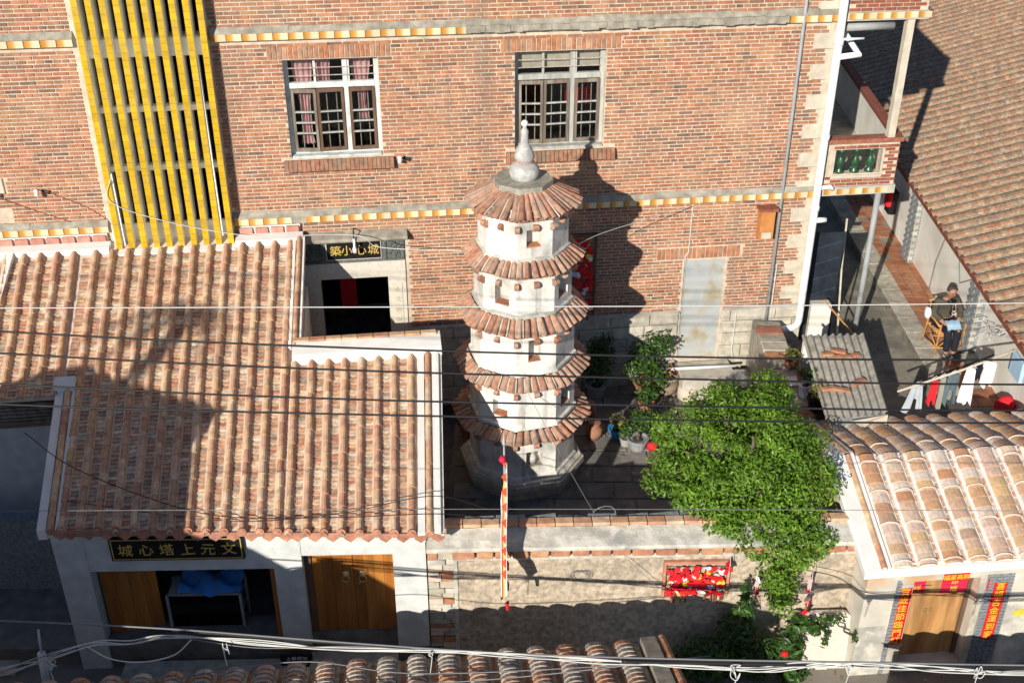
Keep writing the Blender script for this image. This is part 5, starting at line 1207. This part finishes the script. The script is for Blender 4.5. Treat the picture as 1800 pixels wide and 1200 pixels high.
# flag on a short pole over the wall
FLG = thing('flag', 'narrow pennant of yellow and white with red fringe flying from short pole over the wall', 'flag', frame(-.09,12.72,1.0))
b = MB(); b.tube([(-.09,12.72,1.0),(-.10,12.72,1.8),(-.11,12.72,2.42)], [.022,.020,.012], 8); b.build('pole', M_['greypipe'], FLG, smooth=True)
b = MB(); b.lathe(-.11,12.70,[(.012,2.40),(.03,2.44),(.012,2.52),(.003,2.62)],8); b.build('spear_tip', M_['finial'], FLG, smooth=True)
b = MB(); b.ellipsoid((-.13,12.66,2.20),(.05,.05,.05),10,8); b.jitter(.012,20); b.build('red_bow', M_['pink'], FLG, smooth=True)
top = [(12.68,2.12),(12.35,1.75),(12.0,1.35),(11.7,1.08),(11.45,.86)]; bot = [(12.66,1.5),(12.62,1.25),(12.45,1.10),(12.1,.98),(11.52,.70)]
def strip(name, m, f0, f1, dx):
    b = MB(); vs_ = []
    for i, (p, q) in enumerate(zip(top, bot)):
        for f in (f0, f1): vs_.append((-.075-.075*f+dx+.008*math.sin(i*2.1), p[0]+(q[0]-p[0])*f, p[1]+(q[1]-p[1])*f))
    n = len(vs_); vs_ += [(x+.006,y,z) for x,y,z in vs_]
    fs = [(2*i,2*i+1,2*i+3,2*i+2) for i in range(4)] + [(n+2*i+2,n+2*i+3,n+2*i+1,n+2*i) for i in range(4)] + [(2*i+2,n+2*i+2,n+2*i,2*i) for i in range(4)]
    b.add(vs_, fs); b.build(name, m, FLG)
strip('white_band', M_['cloth_white'], 0, .30, 0); strip('yellow_band', mat('yellow_cloth',(.74,.66,.12),.8), .30, .62, -.003); strip('red_band', M_['cloth_red'], .62, .78, -.006); strip('pale_band', M_['cloth_white'], .78, 1.0, -.009)
for i in range(9):
    f = i/8*3.2; k = min(int(f),3); u = f-k; y = top[k][0]+(top[k+1][0]-top[k][0])*u; z = top[k][1]+(top[k+1][1]-top[k][1])*u
    b = MB(); b.add([(-.078,y+.05,z+.05),(-.15,y,z+.02),(-.078,y-.05,z-.05),(-.085,y,z-.02)], [(0,1,2),(0,2,3),(0,3,1),(1,3,2)]); b.build('fringe', mat('orange_cloth',(.62,.09,.03),.8) if i == 0 else bpy.data.materials['orange_cloth'], FLG)
for i, (y, z) in enumerate(((11.95,1.02),(11.7,.88),(11.47,.74))):
    b = MB(); b.tube([(-.07+.01*i,y,z),(-.065,y,z-.05),(-.06,y,z-.16)], [.008,.03,.02], 6); b.build('tassel', M_['cloth_red'] if i != 1 else M_['black'], FLG)
# ------------------------------------------------------------------ courtyard odds and ends
MB.G = SIM
def jarthing(name, label, x, y, prof, m, cat='urn'):
    b = MB(); b.lathe(x,y,prof,18,0,.01); return b.build(name, m, label=label, cat=cat, smooth=True)
jarthing('clay_urn','wide old clay urn with dry plant in the courtyard',2.85,17.75,[(.12,0.02),(.19,.12),(.21,.25),(.19,.36),(.215,.38),(.215,.41),(.18,.41),(.16,.30)],M_['jar'])
jarthing('grindstone','pale round grindstone lying beside the clay urn',3.22,17.6,[(.17,.02),(.19,.05),(.19,.22),(.17,.26),(.06,.26),(.05,.20)],M_['curtainw'],'stone')
b = MB(); leaves(b,[(2.85,17.75,.5,.17,.16,.10)],130,.09,71,.2); b.build('dry_plant', M_['claypot'], label='dry brown plant sprouting from the wide clay urn', cat='plant')
MB.G = Matrix.Identity(4)
b = MB(FB); b.bev(-.52,.55,-.75,-.06,-.6,-.03,.02); b.build('concrete_ledge', M_['concrete'], label='long low concrete ledge in front of the steel door', cat='ledge')
b = MB(); b.bev(4.22,4.50,17.95,18.55,YZ,.06,.02); b.build('water_tank', M_['greypot'], label='grey concrete block by the foot of the white drain pipe', cat='block')
b = MB(); b.tube([(2.75,18.53,.05),(4.30,18.66,.06)], .028, 8); b.build('white_pole', M_['pvc'], label='thin white plastic pole lying along the concrete ledge', cat='pole', smooth=True)
MB.G = SIM
b = MB(); b.lathe(3.80,17.72,[(.04,.03),(.07,.06),(.10,.11),(.09,.11),(.06,.06)],16); b.build('bowl', M_['cloth_white'], label='small white bowl on the paving below the ledge', cat='bowl', smooth=True)
b = MB(); b.ellipsoid((2.38,15.85,.16),(.10,.08,.09),10,7); b.build('red_bag', M_['cloth_red'], label='small red bag at the edge of the tree', cat='bag', smooth=True)
b = MB(); b.tube([(3.30,17.75,.06),(3.38,17.70,.06)], .035, 8); b.build('pink_cup', M_['curtain'], label='pink plastic cup lying on the paving by the ledge', cat='cup', smooth=True)
for i, (x, y, l) in enumerate(((1.35,16.9,'clay jar in shade right of pagoda, nearest the wall'),(1.42,16.3,'clay jar in shade right of pagoda, nearest the blue pot'))):
    jarthing('clay_jar', l, x, y, [(.09,.02),(.15,.14),(.15,.25),(.10,.33),(.12,.36),(.09,.36)], M_['claypot'], 'jar')
MB.G = Matrix.Identity(4)
b = MB(frame(4.98,16.72,.915)); b.box(-.2,.2,-.14,.14,0,.025); b.build('tray', M_['pvc'], label='white tray under the succulent pot on the divider wall', cat='tray')
b = MB(); b.tube([(1.32+.16*math.cos(i*.5),12.86+.02*math.sin(i),1.12+.12*math.sin(i*.5)) for i in range(14)], .007, 5); b.build('wire_loop', M_['wireg'], label='loop of loose wire standing on the courtyard wall coping', cat='wire')
b = MB(FF); b.tube([(.93+.13*math.cos(i*.6)+.004*i,-.03,.35+.09*math.sin(i*.6)) for i in range(26)], .006, 5); b.build('wire_coil', M_['wireg'], label='coil of thin wire hanging on the rubble wall', cat='wire')
# ------------------------------------------------------------------ alley: clutter, laundry, chair, man
b = MB(); b.prism_z([(5.85,19.6),(6.25,19.6),(6.1,23.5),(5.9,23.5)], 0, .9); b.build('low_wall', M_['wallw'], label='narrow pale low wall in the shaded alley beside the building', cat='wall')
b = MB(); b.tube([(6.35,19.2,.05),(6.45,20.0,1.5),(6.5,20.3,2.4)], .02, 6); b.build('wooden_stick', M_['quoin'], label='thin pale stick leaning in the shaded alley', cat='stick')
b = MB(); b.tube([(5.95,19.2,1.2),(6.9,18.9,.2)], .018, 6); b.build('bamboo_stick', M_['bamboo'], label='thin brown stick slanting behind the shed', cat='stick')
b = MB(); b.ellipsoid((5.75,18.5,.35),(.22,.25,.35),10,7); b.jitter(.06,5); b.build('rubbish_heap', M_['greypot'], label='grey heap of odds and ends behind the shed roof', cat='heap')
LN = thing('clothes_pole', 'slanting bamboo clothes pole carrying laundry above the alley', 'pole', frame(7.3,16.1,0))
b = MB(); b.tube([(6.40,15.95,1.20),(7.4,16.0,1.58),(8.5,16.1,2.02)], .020, 7); b.build('pole', M_['quoin'], LN, smooth=True)
def pz(x): return 1.20+(x-6.40)*(.82/2.1)
def garment(name, label, x, w_, L, m, taper=1.2, legs=False, seed=0):
    t = thing(name, label, 'laundry', frame(x,16.0,pz(x)-L), 'laundry hanging on the bamboo pole'); r = random.Random(seed); b = MB(); n, k = 8, 8; vs_ = []
    for side in (0, 1):
        for j in range(k+1):
            f = j/k
            for i in range(n+1):
                u = i/n-.5; ww = w_*(1+(taper-1)*f); split = .02*(1 if u > 0 else -1)*f if legs else 0
                vs_.append((x+u*ww+split, 16.0+(.022 if side else -.022)+.045*math.sin(u*15+seed*2)*f+.02*math.sin(u*33+seed+f*3)*f+.03*f, pz(x)-.03-L*f-(.05*abs(u) if not legs else 0)+.03*math.sin(u*9+seed)*f+.02*math.sin(u*23+seed)*f))
    m_ = (n+1)*(k+1); fs = []
    for j in range(k):
        for i in range(n):
            if legs and i in (3,4) and j > 3: continue
            a = j*(n+1)+i; fs.append((a,a+n+1,a+n+2,a+1)); fs.append((m_+a,m_+a+1,m_+a+n+2,m_+a+n+1))
    b.add(vs_, fs); b.build('fabric', m, t, smooth=True)
    b = MB(); b.tube([(x-.1,16.0,pz(x)-.05),(x,16.0,pz(x)+.03),(x+.1,16.0,pz(x)-.04)], .006, 4); b.build('hanger', M_['wirew'], t)
garment('trousers','pale grey trousers at the left end of the laundry pole',6.74,.15,.60,M_['cloth_grey'],2.0,True,1)
garment('shirt','small bright red top on the laundry pole',7.02,.09,.46,M_['cloth_red'],1.35,False,2)
garment('towel','taupe strip of cloth beside the red top on laundry pole',7.15,.07,.66,M_['cloth_taupe'],1.05,False,3)
garment('trousers','dark slate trousers in the middle of the laundry pole',7.31,.15,.64,M_['cloth_teal'],1.15,True,4)
garment('shirt','white long shirt on the laundry pole beside slate trousers',7.57,.13,.68,M_['cloth_white'],1.55,False,5)
garment('towel','white towel at the right end of the laundry pole',7.86,.20,.46,M_['cloth_white'],1.2,False,6)
garment('shirt','dark navy shirt sleeve tucked above the white shirt on the pole',7.70,.10,.26,M_['navy'],.9,False,7)
b = MB(); b.bev(8.66,8.73,16.5,16.95,1.0,1.4,.01); b.build('notice_sheet', M_['paleblue'], label='pale blue board fixed on the white wall near the laundry', cat='board')
b = MB(); b.lathe(8.62,16.65,[(.14,.17),(.18,.3),(.17,.5),(.10,.62),(.03,.66)],14,0,.05); b.jitter(.03,6); b.build('red_sack', M_['cloth_red'], label='red plastic sack standing by the wall under the eave', cat='sack', smooth=True)
b = MB()
r = random.Random(8)
for i in range(16): x = 8.55+r.uniform(-.22,.2); y = 17.5+r.uniform(-.3,.35); z = 1.55+r.uniform(-.15,.2); b.tube([(x,y,z),(x+r.uniform(-.15,.15),y+r.uniform(-.2,.2),z+r.uniform(-.03,.06)),(x+r.uniform(-.25,.25),y+r.uniform(-.2,.2),z+r.uniform(-.1,.03))], .010, 4)
b.build('hanger_bunch', M_['wirew'], label='bunch of wire hangers hung under the eave by laundry', cat='hangers')
b = MB(); b.tube([(7.55,17.55,.45),(8.2,17.7,.62),(9.0,17.95,.8)], .016, 6); b.build('rail_pole', M_['wirek'], label='dark thin pole slanting in front of the man at terrace edge', cat='pole')
b = MB(frame(8.78,24.4,.75)); b.bev(-.1,.1,-.16,.16,0,.55,.02); b.build('black_bag', M_['black'], label='black bag hung on the white wall below the balcony', cat='bag')
b = MB(frame(8.66,24.3,.95)); b.bev(-.06,.06,-.12,.12,0,.4,.03); b.build('red_cloth', M_['cloth_red'], label='red cloth hanging beside the black bag on wall', cat='cloth')

# bamboo armchair
CX, CY, CZ, CR = 8.38, 19.18, .182, 8
FC = frame(CX, CY, CZ, CR)              # sitter faces -y
CH = thing('bamboo_chair', 'orange bamboo armchair on the terrace with a man seated in it', 'chair', FC)
for i, (x, y) in enumerate(((-.25,-.25),(.25,-.25),(-.25,.25),(.25,.25))):
    b = MB(FC); b.tube([(x*1.12,y*1.1,0),(x,y,.42),(x,y*(1.0 if y < 0 else 1.05),.64)], .02, 7); b.build('leg', M_['bamboo'], CH, smooth=True)
b = MB(FC)
for i in range(9): b.tube([(-.25,-.25+i*.0625,.40),(.25,-.25+i*.0625,.40)], .017, 6)
b.build('seat', M_['bamboo'], CH, smooth=True)
b = MB(FC)
for i in range(7): x = -.22+i*.0733; b.tube([(x,.26,.42),(x,.33,.86)], .012, 6)
b.tube([(-.26,.33,.86),(0,.36,.90),(.26,.33,.86)], .02, 7); b.build('backrest', M_['bamboo'], CH, smooth=True)
for x in (-.27,.27):
    b = MB(FC); b.tube([(x,-.27,.60),(x*1.06,-.05,.645),(x,.30,.66)], .022, 7); b.build('armrest', M_['bamboo'], CH, smooth=True)
    b = MB(FC); b.tube([(x*.95,-.25,.12),(x*.95,.25,.12)], .013, 6); b.tube([(x*.95,-.25,.14),(x*.95,.22,.38)], .011, 6); b.tube([(x*.95,.25,.14),(x*.95,-.22,.38)], .011, 6); b.build('brace', M_['bamboo'], CH, smooth=True)
b = MB(FC); b.tube([(-.25,-.27,.14),(.25,-.27,.14)], .013, 6); b.tube([(-.25,-.26,.14),(.0,-.26,.38)], .011, 6); b.tube([(.25,-.26,.14),(0,-.26,.38)], .011, 6); b.build('brace', M_['bamboo'], CH, smooth=True)

def skin(name, joints, edges, mat_, parent, sub=2, root=0):
    me = bpy.data.meshes.new(name); me.from_pydata([tuple(FC @ Vector(j[:3])) for j in joints], edges, []); me.update()
    ob = bpy.data.objects.new(name, me); col.objects.link(ob); ob.modifiers.new('s','SKIN')
    for i, j in enumerate(joints):
        sv = me.skin_vertices[0].data[i]; sv.radius = (j[3], j[4] if len(j) > 4 else j[3]); sv.use_root = (i == root)
    md = ob.modifiers.new('d','SUBSURF'); md.levels = sub
    bpy.context.view_layer.update()
    ev = bpy.data.meshes.new_from_object(ob.evaluated_get(bpy.context.evaluated_depsgraph_get()))
    b = MB(); b.add([tuple(v.co) for v in ev.vertices], [tuple(p.vertices) for p in ev.polygons])
    bpy.data.objects.remove(ob); bpy.data.meshes.remove(me); bpy.data.meshes.remove(ev)
    return b.build(name, mat_, parent, smooth=True)
PE = thing('person', 'man in dark brown jacket and black trousers sitting in bamboo chair, head bowed', 'person', FC)
# body: one continuous surface (head, neck, torso, arms, legs)
J = [(0,.14,.50,.155,.125),(0,.17,.68,.15,.115),(0,.16,.86,.165,.11),(0,.13,.99,.12,.085),(0,.09,1.05,.05),(0,.045,1.12,.075,.085),(0,.03,1.20,.088,.098),(0,.04,1.27,.062,.07),
     (-.19,.14,.95,.066),(-.29,.06,.74,.056),(-.15,-.14,.62,.044),(-.085,-.20,.60,.036),
     (.19,.14,.95,.066),(.29,.06,.74,.056),(.15,-.14,.62,.044),(.085,-.20,.60,.036),
     (-.09,.06,.49,.095),(-.10,-.30,.50,.074),(-.09,-.33,.10,.052),(-.09,-.35,.05,.045),(-.10,-.48,.035,.04),
     (.09,.06,.49,.095),(.08,-.32,.52,.074),(.05,-.34,.10,.052),(.05,-.36,.05,.045),(.06,-.49,.035,.04)]
E_ = [(0,1),(1,2),(2,3),(3,4),(4,5),(5,6),(6,7),(2,8),(8,9),(9,10),(10,11),(2,12),(12,13),(13,14),(14,15),(0,16),(16,17),(17,18),(18,19),(19,20),(0,21),(21,22),(22,23),(23,24),(24,25)]
body = skin('body', J, E_, M_['skin'], PE)
# clothing follows the body a little outside it
k = 1.14
skin('jacket', [(0,.14,.50,.172,.14),(0,.17,.68,.168,.132),(0,.16,.86,.182,.125),(0,.135,.985,.13,.098),(-.19,.14,.95,.078),(-.29,.06,.74,.068),(-.165,-.115,.635,.056),(.19,.14,.95,.078),(.29,.06,.74,.068),(.165,-.115,.635,.056)], [(0,1),(1,2),(2,3),(2,4),(4,5),(5,6),(2,7),(7,8),(8,9)], M_['jacket'], PE)
skin('trousers', [(0,.14,.50,.165,.13),(-.09,.06,.49,.108),(-.10,-.30,.50,.088),(-.09,-.335,.07,.066),(.09,.06,.49,.108),(.08,-.32,.52,.088),(.05,-.345,.07,.066)], [(0,1),(1,2),(2,3),(0,4),(4,5),(5,6)], M_['navy'], PE)
for x in (-.095,.055):
    b = MB(FC); b.ellipsoid((x,-.42,.04),(.05,.13,.042),12,8); b.build('shoe', M_['cloth_teal'], PE, smooth=True)
    b = MB(FC); b.ellipsoid((x,-.42,.012),(.054,.138,.016),12,6); b.build('shoe_sole', M_['cloth_white'], PE, smooth=True)
b = MB(FC); b.ellipsoid((0,.068,1.222),(.090,.092,.080),14,10); b.build('hair', M_['hair'], PE, smooth=True)
b = MB(FC); b.ellipsoid((0,-.072,1.165),(.016,.022,.024),8,6); b.build('nose', M_['skin'], PE, smooth=True)
for x in (-.09,.09): b = MB(FC); b.ellipsoid((x,.03,1.175),(.014,.022,.032),8,6); b.build('ear', M_['skin'], PE, smooth=True)
for x in (-.033,.033): b = MB(FC); b.ellipsoid((x,-.055,1.185),(.013,.008,.007),8,6); b.build('eye', M_['black'], PE, smooth=True)
b = MB(FC); b.ellipsoid((0,-.055,1.12),(.026,.008,.007),8,6); b.build('mouth', M_['redbrick'], PE, smooth=True)
b = MB(FC); b.tube([(-.07,-.02,1.0),(0,.0,1.03),(.08,-.03,1.0)], .03, 7); b.tube([(.02,-.03,1.0),(.05,-.05,.86),(.03,-.03,.74)], [.03,.04,.035], 7); b.build('scarf', M_['black'], PE, smooth=True)
b = MB(FC)
for i in range(4): z = .96-i*.06; b.tube([(.01,-.062-.01*i,z),(.09,-.062-.01*i,z-.05)], .007, 4); b.tube([(.09,-.062-.01*i,z),(.01,-.062-.01*i,z-.05)], .007, 4)
b.build('scarf_pattern', M_['curtainw'], PE)
for sgn in (-1,1):
    for fi in range(5):
        a = (-.085+fi*.016-.01)*(-sgn) if fi < 4 else (-.11)*(-sgn)
        bx0 = sgn*.085; L = [.06,.068,.064,.052,.045][fi]; off = (fi-1.5)*.015 if fi < 4 else .0
        p0 = Vector((bx0, -.215+off*.6, .60+off)); d = Vector((-sgn*.7,-.5,-.25)) if fi < 4 else Vector((-sgn*.5,-.1,.6))
        b = MB(FC); b.tube([p0,p0+d.normalized()*L*.55,p0+d.normalized()*L*.9+Vector((-sgn*.01,.01,-.015))], [.011,.010,.007], 6); b.build('finger', M_['skin'], PE, smooth=True)
b = MB(FC); vs_ = []
for j in range(5):
    for i in range(9): u = i/8-.5; vs_.append((u*.28, -.13-.05*j, .655-.012*j*j*.5+.010*math.sin(i*1.7+j)))
b.add(vs_, [(j*9+i,(j+1)*9+i,(j+1)*9+i+1,j*9+i+1) for j in range(4) for i in range(8)]); b.build('folded_cloth', M_['paleblue'], label='pale blue folded cloth held on the lap of the seated man', cat='cloth', smooth=True)
b = MB(FC); b.ellipsoid((-.36,.12,.72),(.06,.10,.14),8,6); b.jitter(.02,9); b.build('white_towel', M_['cloth_white'], label='white towel hung over the chair arm beside the man', cat='towel', smooth=True)

# ------------------------------------------------------------------ cables
def cable(name, label, pts, r_, m, group=None, sag=0, n=24, knots=0, seed=0, cat='cable'):
    # smooth curve through pts (Catmull-Rom)
    P = [Vector(p) for p in pts]; P = [P[0]*2-P[1]] + P + [P[-1]*2-P[-2]]; out = []
    for i in range(1, len(P)-2):
        for k in range(n):
            t = k/n; a, b_, c, d = P[i-1], P[i], P[i+1], P[i+2]
            out.append(.5*((2*b_)+(c-a)*t+(2*a-5*b_+4*c-d)*t*t+(3*b_-a-3*c+d)*t**3))
    out.append(P[-2]); b = MB(); b.tube(out, r_, 6)
    return b.build(name, m, label=label, cat=cat, group=group, smooth=True)
G = 'black overhead wires crossing the scene'
Wd_ = [[(-4.65,6.28),(-1.56,6.11),(1.57,6.01),(4.72,5.98)],[(-4.71,6.05),(-1.58,5.87),(1.59,5.77),(4.78,5.71)],[(-4.78,5.72),(-1.61,5.55),(1.61,5.47),(4.85,5.42)],[(-4.83,5.49),(-1.62,5.38),(1.62,5.31),(4.88,5.28)]]
for w_, l in zip(Wd_, ('topmost','second from top','third from top','lowest')):
    e0 = (w_[0][0]*3-w_[1][0]*2, 9.0, w_[0][1]*3-w_[1][1]*2+.12); e1 = (w_[3][0]*3-w_[2][0]*2, 9.0, w_[3][1]*3-w_[2][1]*2+.12)
    cable('overhead_wire', f'black overhead wire, {l} of the four crossing the pagoda', [e0]+[(x,9.0,z) for x, z in w_]+[e1], .0095, M_['wirek'], G)
cable('overhead_wire', 'thin white overhead wire running level above the black wires', [(-12,9,6.49),(-4.6,9,6.52),(1.53,9,6.54),(4.6,9,6.57),(12,9,6.66)], .005, M_['wirew'])
cable('thin_wire', 'hair thin grey wire crossing level in front of the pagoda base', [(-8,11,2.62),(0,11,2.66),(9,11,2.62)], .004, M_['wireg'])
GB = 'bundled cables strung along the lane'
main = [(-9,9.8,2.15),(-5.93,9.8,1.98),(-3.97,9.8,1.85),(-2.0,9.8,1.64),(0,9.8,1.46),(2.02,9.8,1.37),(4.05,9.8,1.32),(6.09,9.8,1.27),(9,9.8,1.25)]
cable('bundle_cable', 'dark messenger cable at the top of the lane cable bundle', main, .011, M_['wireg'], GB)
cable('bundle_cable', 'black cable running the whole length just under the messenger cable', [(x,y+.03,z-.05) for x,y,z in main[2:]], .017, M_['wirek'], GB)
cable('bundle_cable', 'thick black cable inside the lane bundle toward the right', [(1.3,9.8,1.33),(2.9,9.82,1.27),(4.5,9.82,1.25),(6.6,9.82,1.2),(9,9.8,1.2)], .024, M_['wirek'], GB)
r = random.Random(4)
labs = ['white cable drooping at the left end of the lane bundle','white cable twisted through the middle of the lane bundle','pale cable lowest in the lane bundle','white cable wound over the right half of the lane bundle','pale yellow cable inside the lane bundle']
base2 = [(-7.5,9.8,.75),(-6.12,9.8,1.16),(-4.94,9.8,1.62),(-3.99,9.8,1.71),(-2.01,9.8,1.53),(0,9.8,1.42),(2.03,9.8,1.25),(2.99,9.8,1.21),(3.65,9.8,1.30),(5,9.8,1.22),(6.12,9.8,1.16),(9,9.8,1.12)]
for k in range(5):
    pts = []
    for i, p in enumerate(base2):
        pts.append((p[0]+r.uniform(-.1,.1), p[1]+r.uniform(-.02,.02), p[2]+r.uniform(-.045,.045)))
        if i < len(base2)-1: q = base2[i+1]; pts.append(((p[0]+q[0])/2, p[1]+r.uniform(-.02,.02), (p[2]+q[2])/2+r.uniform(-.06,.05)))
    cable('bundle_cable', labs[k], pts, .0075 if k != 2 else .006, M_['wirew'] if k != 2 else M_['wireg'], GB, n=8)
cable('loop_cable', 'white cable loop sagging below the left end of the bundle', [(-5.0,9.78,1.60),(-4.75,9.76,1.42),(-4.4,9.76,1.36),(-4.0,9.78,1.45),(-3.75,9.78,1.70)], .008, M_['wirew'], n=10)
def knot(label, x, z, seed, s=.10):
    r = random.Random(seed); cable('cable_knot', label, [(x+r.uniform(-s,s)*.5,9.74+r.uniform(-.03,.03),z+r.uniform(-s,s)*.9) for _ in range(11)]+[(x-.02,9.74,z-.3)], .0055, M_['wirew'], 'knots tied on the cable bundle', n=8, cat='knot')
knot('white knotted tie on the bundle in front of the open hall',-3.35,1.62,1); knot('knotted tie at the left end where the cables droop',-5.45,1.36,2); knot('white tie with long tail below the wooden door',-.95,1.50,3,.06); knot('crossed white tie on bundle below the bush',2.65,1.22,5,.13); knot('tangled tie on the bundle in front of the stele',4.0,1.24,6,.10); knot('loose white tie on the bundle below the old wooden door',5.55,1.20,8,.12)
cable('lane_wire', 'grey wire rising to a point under the bundle at lower left', [(-4.5,10.0,.75),(-2.6,10.0,1.12),(-1.0,10.0,.92),(2.5,10.0,1.15)], .007, M_['wireg'], n=10)
cable('lane_wire', 'grey wire running over the foreground tiles toward the right', [(-4,9.9,.70),(-.5,9.95,.85),(2.4,10.0,1.22)], .008, M_['wireg'], n=10)
# thin wires over the hall roof and to the pagoda
cable('roof_wire', 'black wire sagging over the hall roof near the eave from the left', [(-6.9,13.3,2.2),(-6.15,12.9,1.9),(-4.9,12.5,1.62),(-3.9,12.3,1.50),(-2.4,12.3,1.49),(-1.0,12.3,1.55),(-.2,12.8,1.05)], .007, M_['wirek'], n=12)
cable('roof_wire', 'second black wire lying low across the hall roof near the eave', [(-6.4,12.55,1.62),(-4.8,12.35,1.50),(-3.6,12.25,1.46),(-2.3,12.35,1.53),(-1.1,12.55,1.66),(-.3,12.7,1.3)], .006, M_['wirek'], n=12)
def bw(s, y, z): v = FB @ Vector((s,y,z)); return (v.x,v.y,v.z)
cable('white_wire', 'white wire drooping from the yellow fins over the doorway to the pagoda', [bw(-10.36,-.26,4.4),bw(-10.33,-.28,3.85),bw(-8.5,-.3,3.25),bw(-6.5,-.35,3.14),(-2.2,17.3,3.2),(-.66,16.4,3.56)], .007, M_['wirew'], n=12)
cable('white_wire', 'white wire rising from the pagoda to the top of the steel door', [(.92,16.4,3.60),(1.6,17.4,3.45),bw(-.41,-.03,3.22)], .006, M_['wirew'], n=12)
cable('wall_wire', 'dark wire slanting across brickwork left of the yellow fins', [bw(-11.45,-.03,4.05),bw(-10.9,-.02,3.75),bw(-10.62,-.02,3.52)], .006, M_['redbrick'], n=6)
cable('wall_wire', 'dark wire slanting across brickwork from the left white quoins', [bw(-12.25,-.05,4.0),bw(-11.7,-.02,3.72),bw(-11.2,-.02,3.5)], .006, M_['redbrick'], n=6)
cable('guy_wire', 'thin guy wire running from the pagoda down to the courtyard wall', [(.26,15.26,1.6),(.85,13.8,1.2),(1.45,12.5,.85),(2.1,12.3,.2)], .004, M_['wireg'], n=8)
cable('wall_wire', 'thin wires strung from the tree to corner of the tiled house', [(4.15,12.3,.55),(4.6,12.3,.42),(5.0,12.05,.35),(5.9,12.1,.32)], .006, M_['wirek'], n=8)
# utility odds at far left
b = MB(); b.tube([(-6.75,11.8,LANE),(-6.72,11.85,-.6)], .06, 10); b.tube([(-6.72,11.85,-.6),(-6.7,11.9,-.2)], .018, 6); b.build('white_pipe', M_['pvc'], label='short white pipe standing in the shaded lane at far left', cat='pipe', smooth=True)
WL = thing('side_lane_wall', 'dark rough stone wall in the shaded gap at far left', 'wall', frame(-8.2,13.5,LANE))
b = MB(); b.box(-9.5,-6.9,13.6,13.85,LANE,.35); b.jitter(.05,2); b.build('wall_body', M_['bluegrey'], WL)
for i in range(5):
    b = MB(frame(-7.6+rnd.uniform(-.3,.4),12.2+i*.3,LANE,rnd.uniform(-8,8))); b.bev(-.5,.5,-.13,.13,0,.10+.05*i,.015); b.build('step_stone', M_['stone'], WL)

GP = thing('alley_gate', 'dark blue black metal gate panel in the shade between building and grey post', 'gate', frame(6.0,19.75,0,4))  # added panel: its near-black colour stands in for the deep shade here
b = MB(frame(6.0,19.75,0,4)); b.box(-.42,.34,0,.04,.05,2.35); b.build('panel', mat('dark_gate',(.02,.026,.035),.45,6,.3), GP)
for i in range(6): b = MB(frame(6.0,19.75,0,4)); b.beam((-.40,-.005,.3+i*.33),(.32,-.005,.52+i*.33),.012,.02); b.build('rib', mat('gate_rib',(.035,.05,.07),.4) if i == 0 else bpy.data.materials['gate_rib'], GP)  # bluish ribs stand in for reflection lines in that dark area

r = random.Random(99)
for nm, pts in (('leaf_litter', [(r.uniform(-.9,4.5), r.uniform(12.9,18.7), YZ+.035) for _ in range(420)]), ('leaf_litter', [(r.uniform(5.2,8.5), r.uniform(15.3,22), .02 if True else 0) for _ in range(260)]), ('lane_debris', [(r.uniform(-6,9), r.uniform(10.9,12.3), LANE+.01) for _ in range(400)])):
    b = MB()
    for (x, y, z) in pts:
        if z > 0 and x > 7.7: z = .195
        a = r.uniform(0,6.28); L = r.uniform(.02,.05); d = Vector((math.cos(a),math.sin(a),r.uniform(-.2,.4)))*L; s_ = Vector((-math.sin(a),math.cos(a),r.uniform(-.2,.2)))*L*.45; p = Vector((x,y,z))
        b.add([p-d,p+s_,p+d,p-s_+Vector((0,0,.006))], [(0,1,2,3)])
    b.build(nm, mat('litter_'+str(len(pts)), [(.20,.13,.06),(.12,.09,.05),(.26,.20,.10),(.35,.32,.27)], .9), label='scattered dry leaves and bits lying on the ground', cat='leaf litter', kind='stuff')
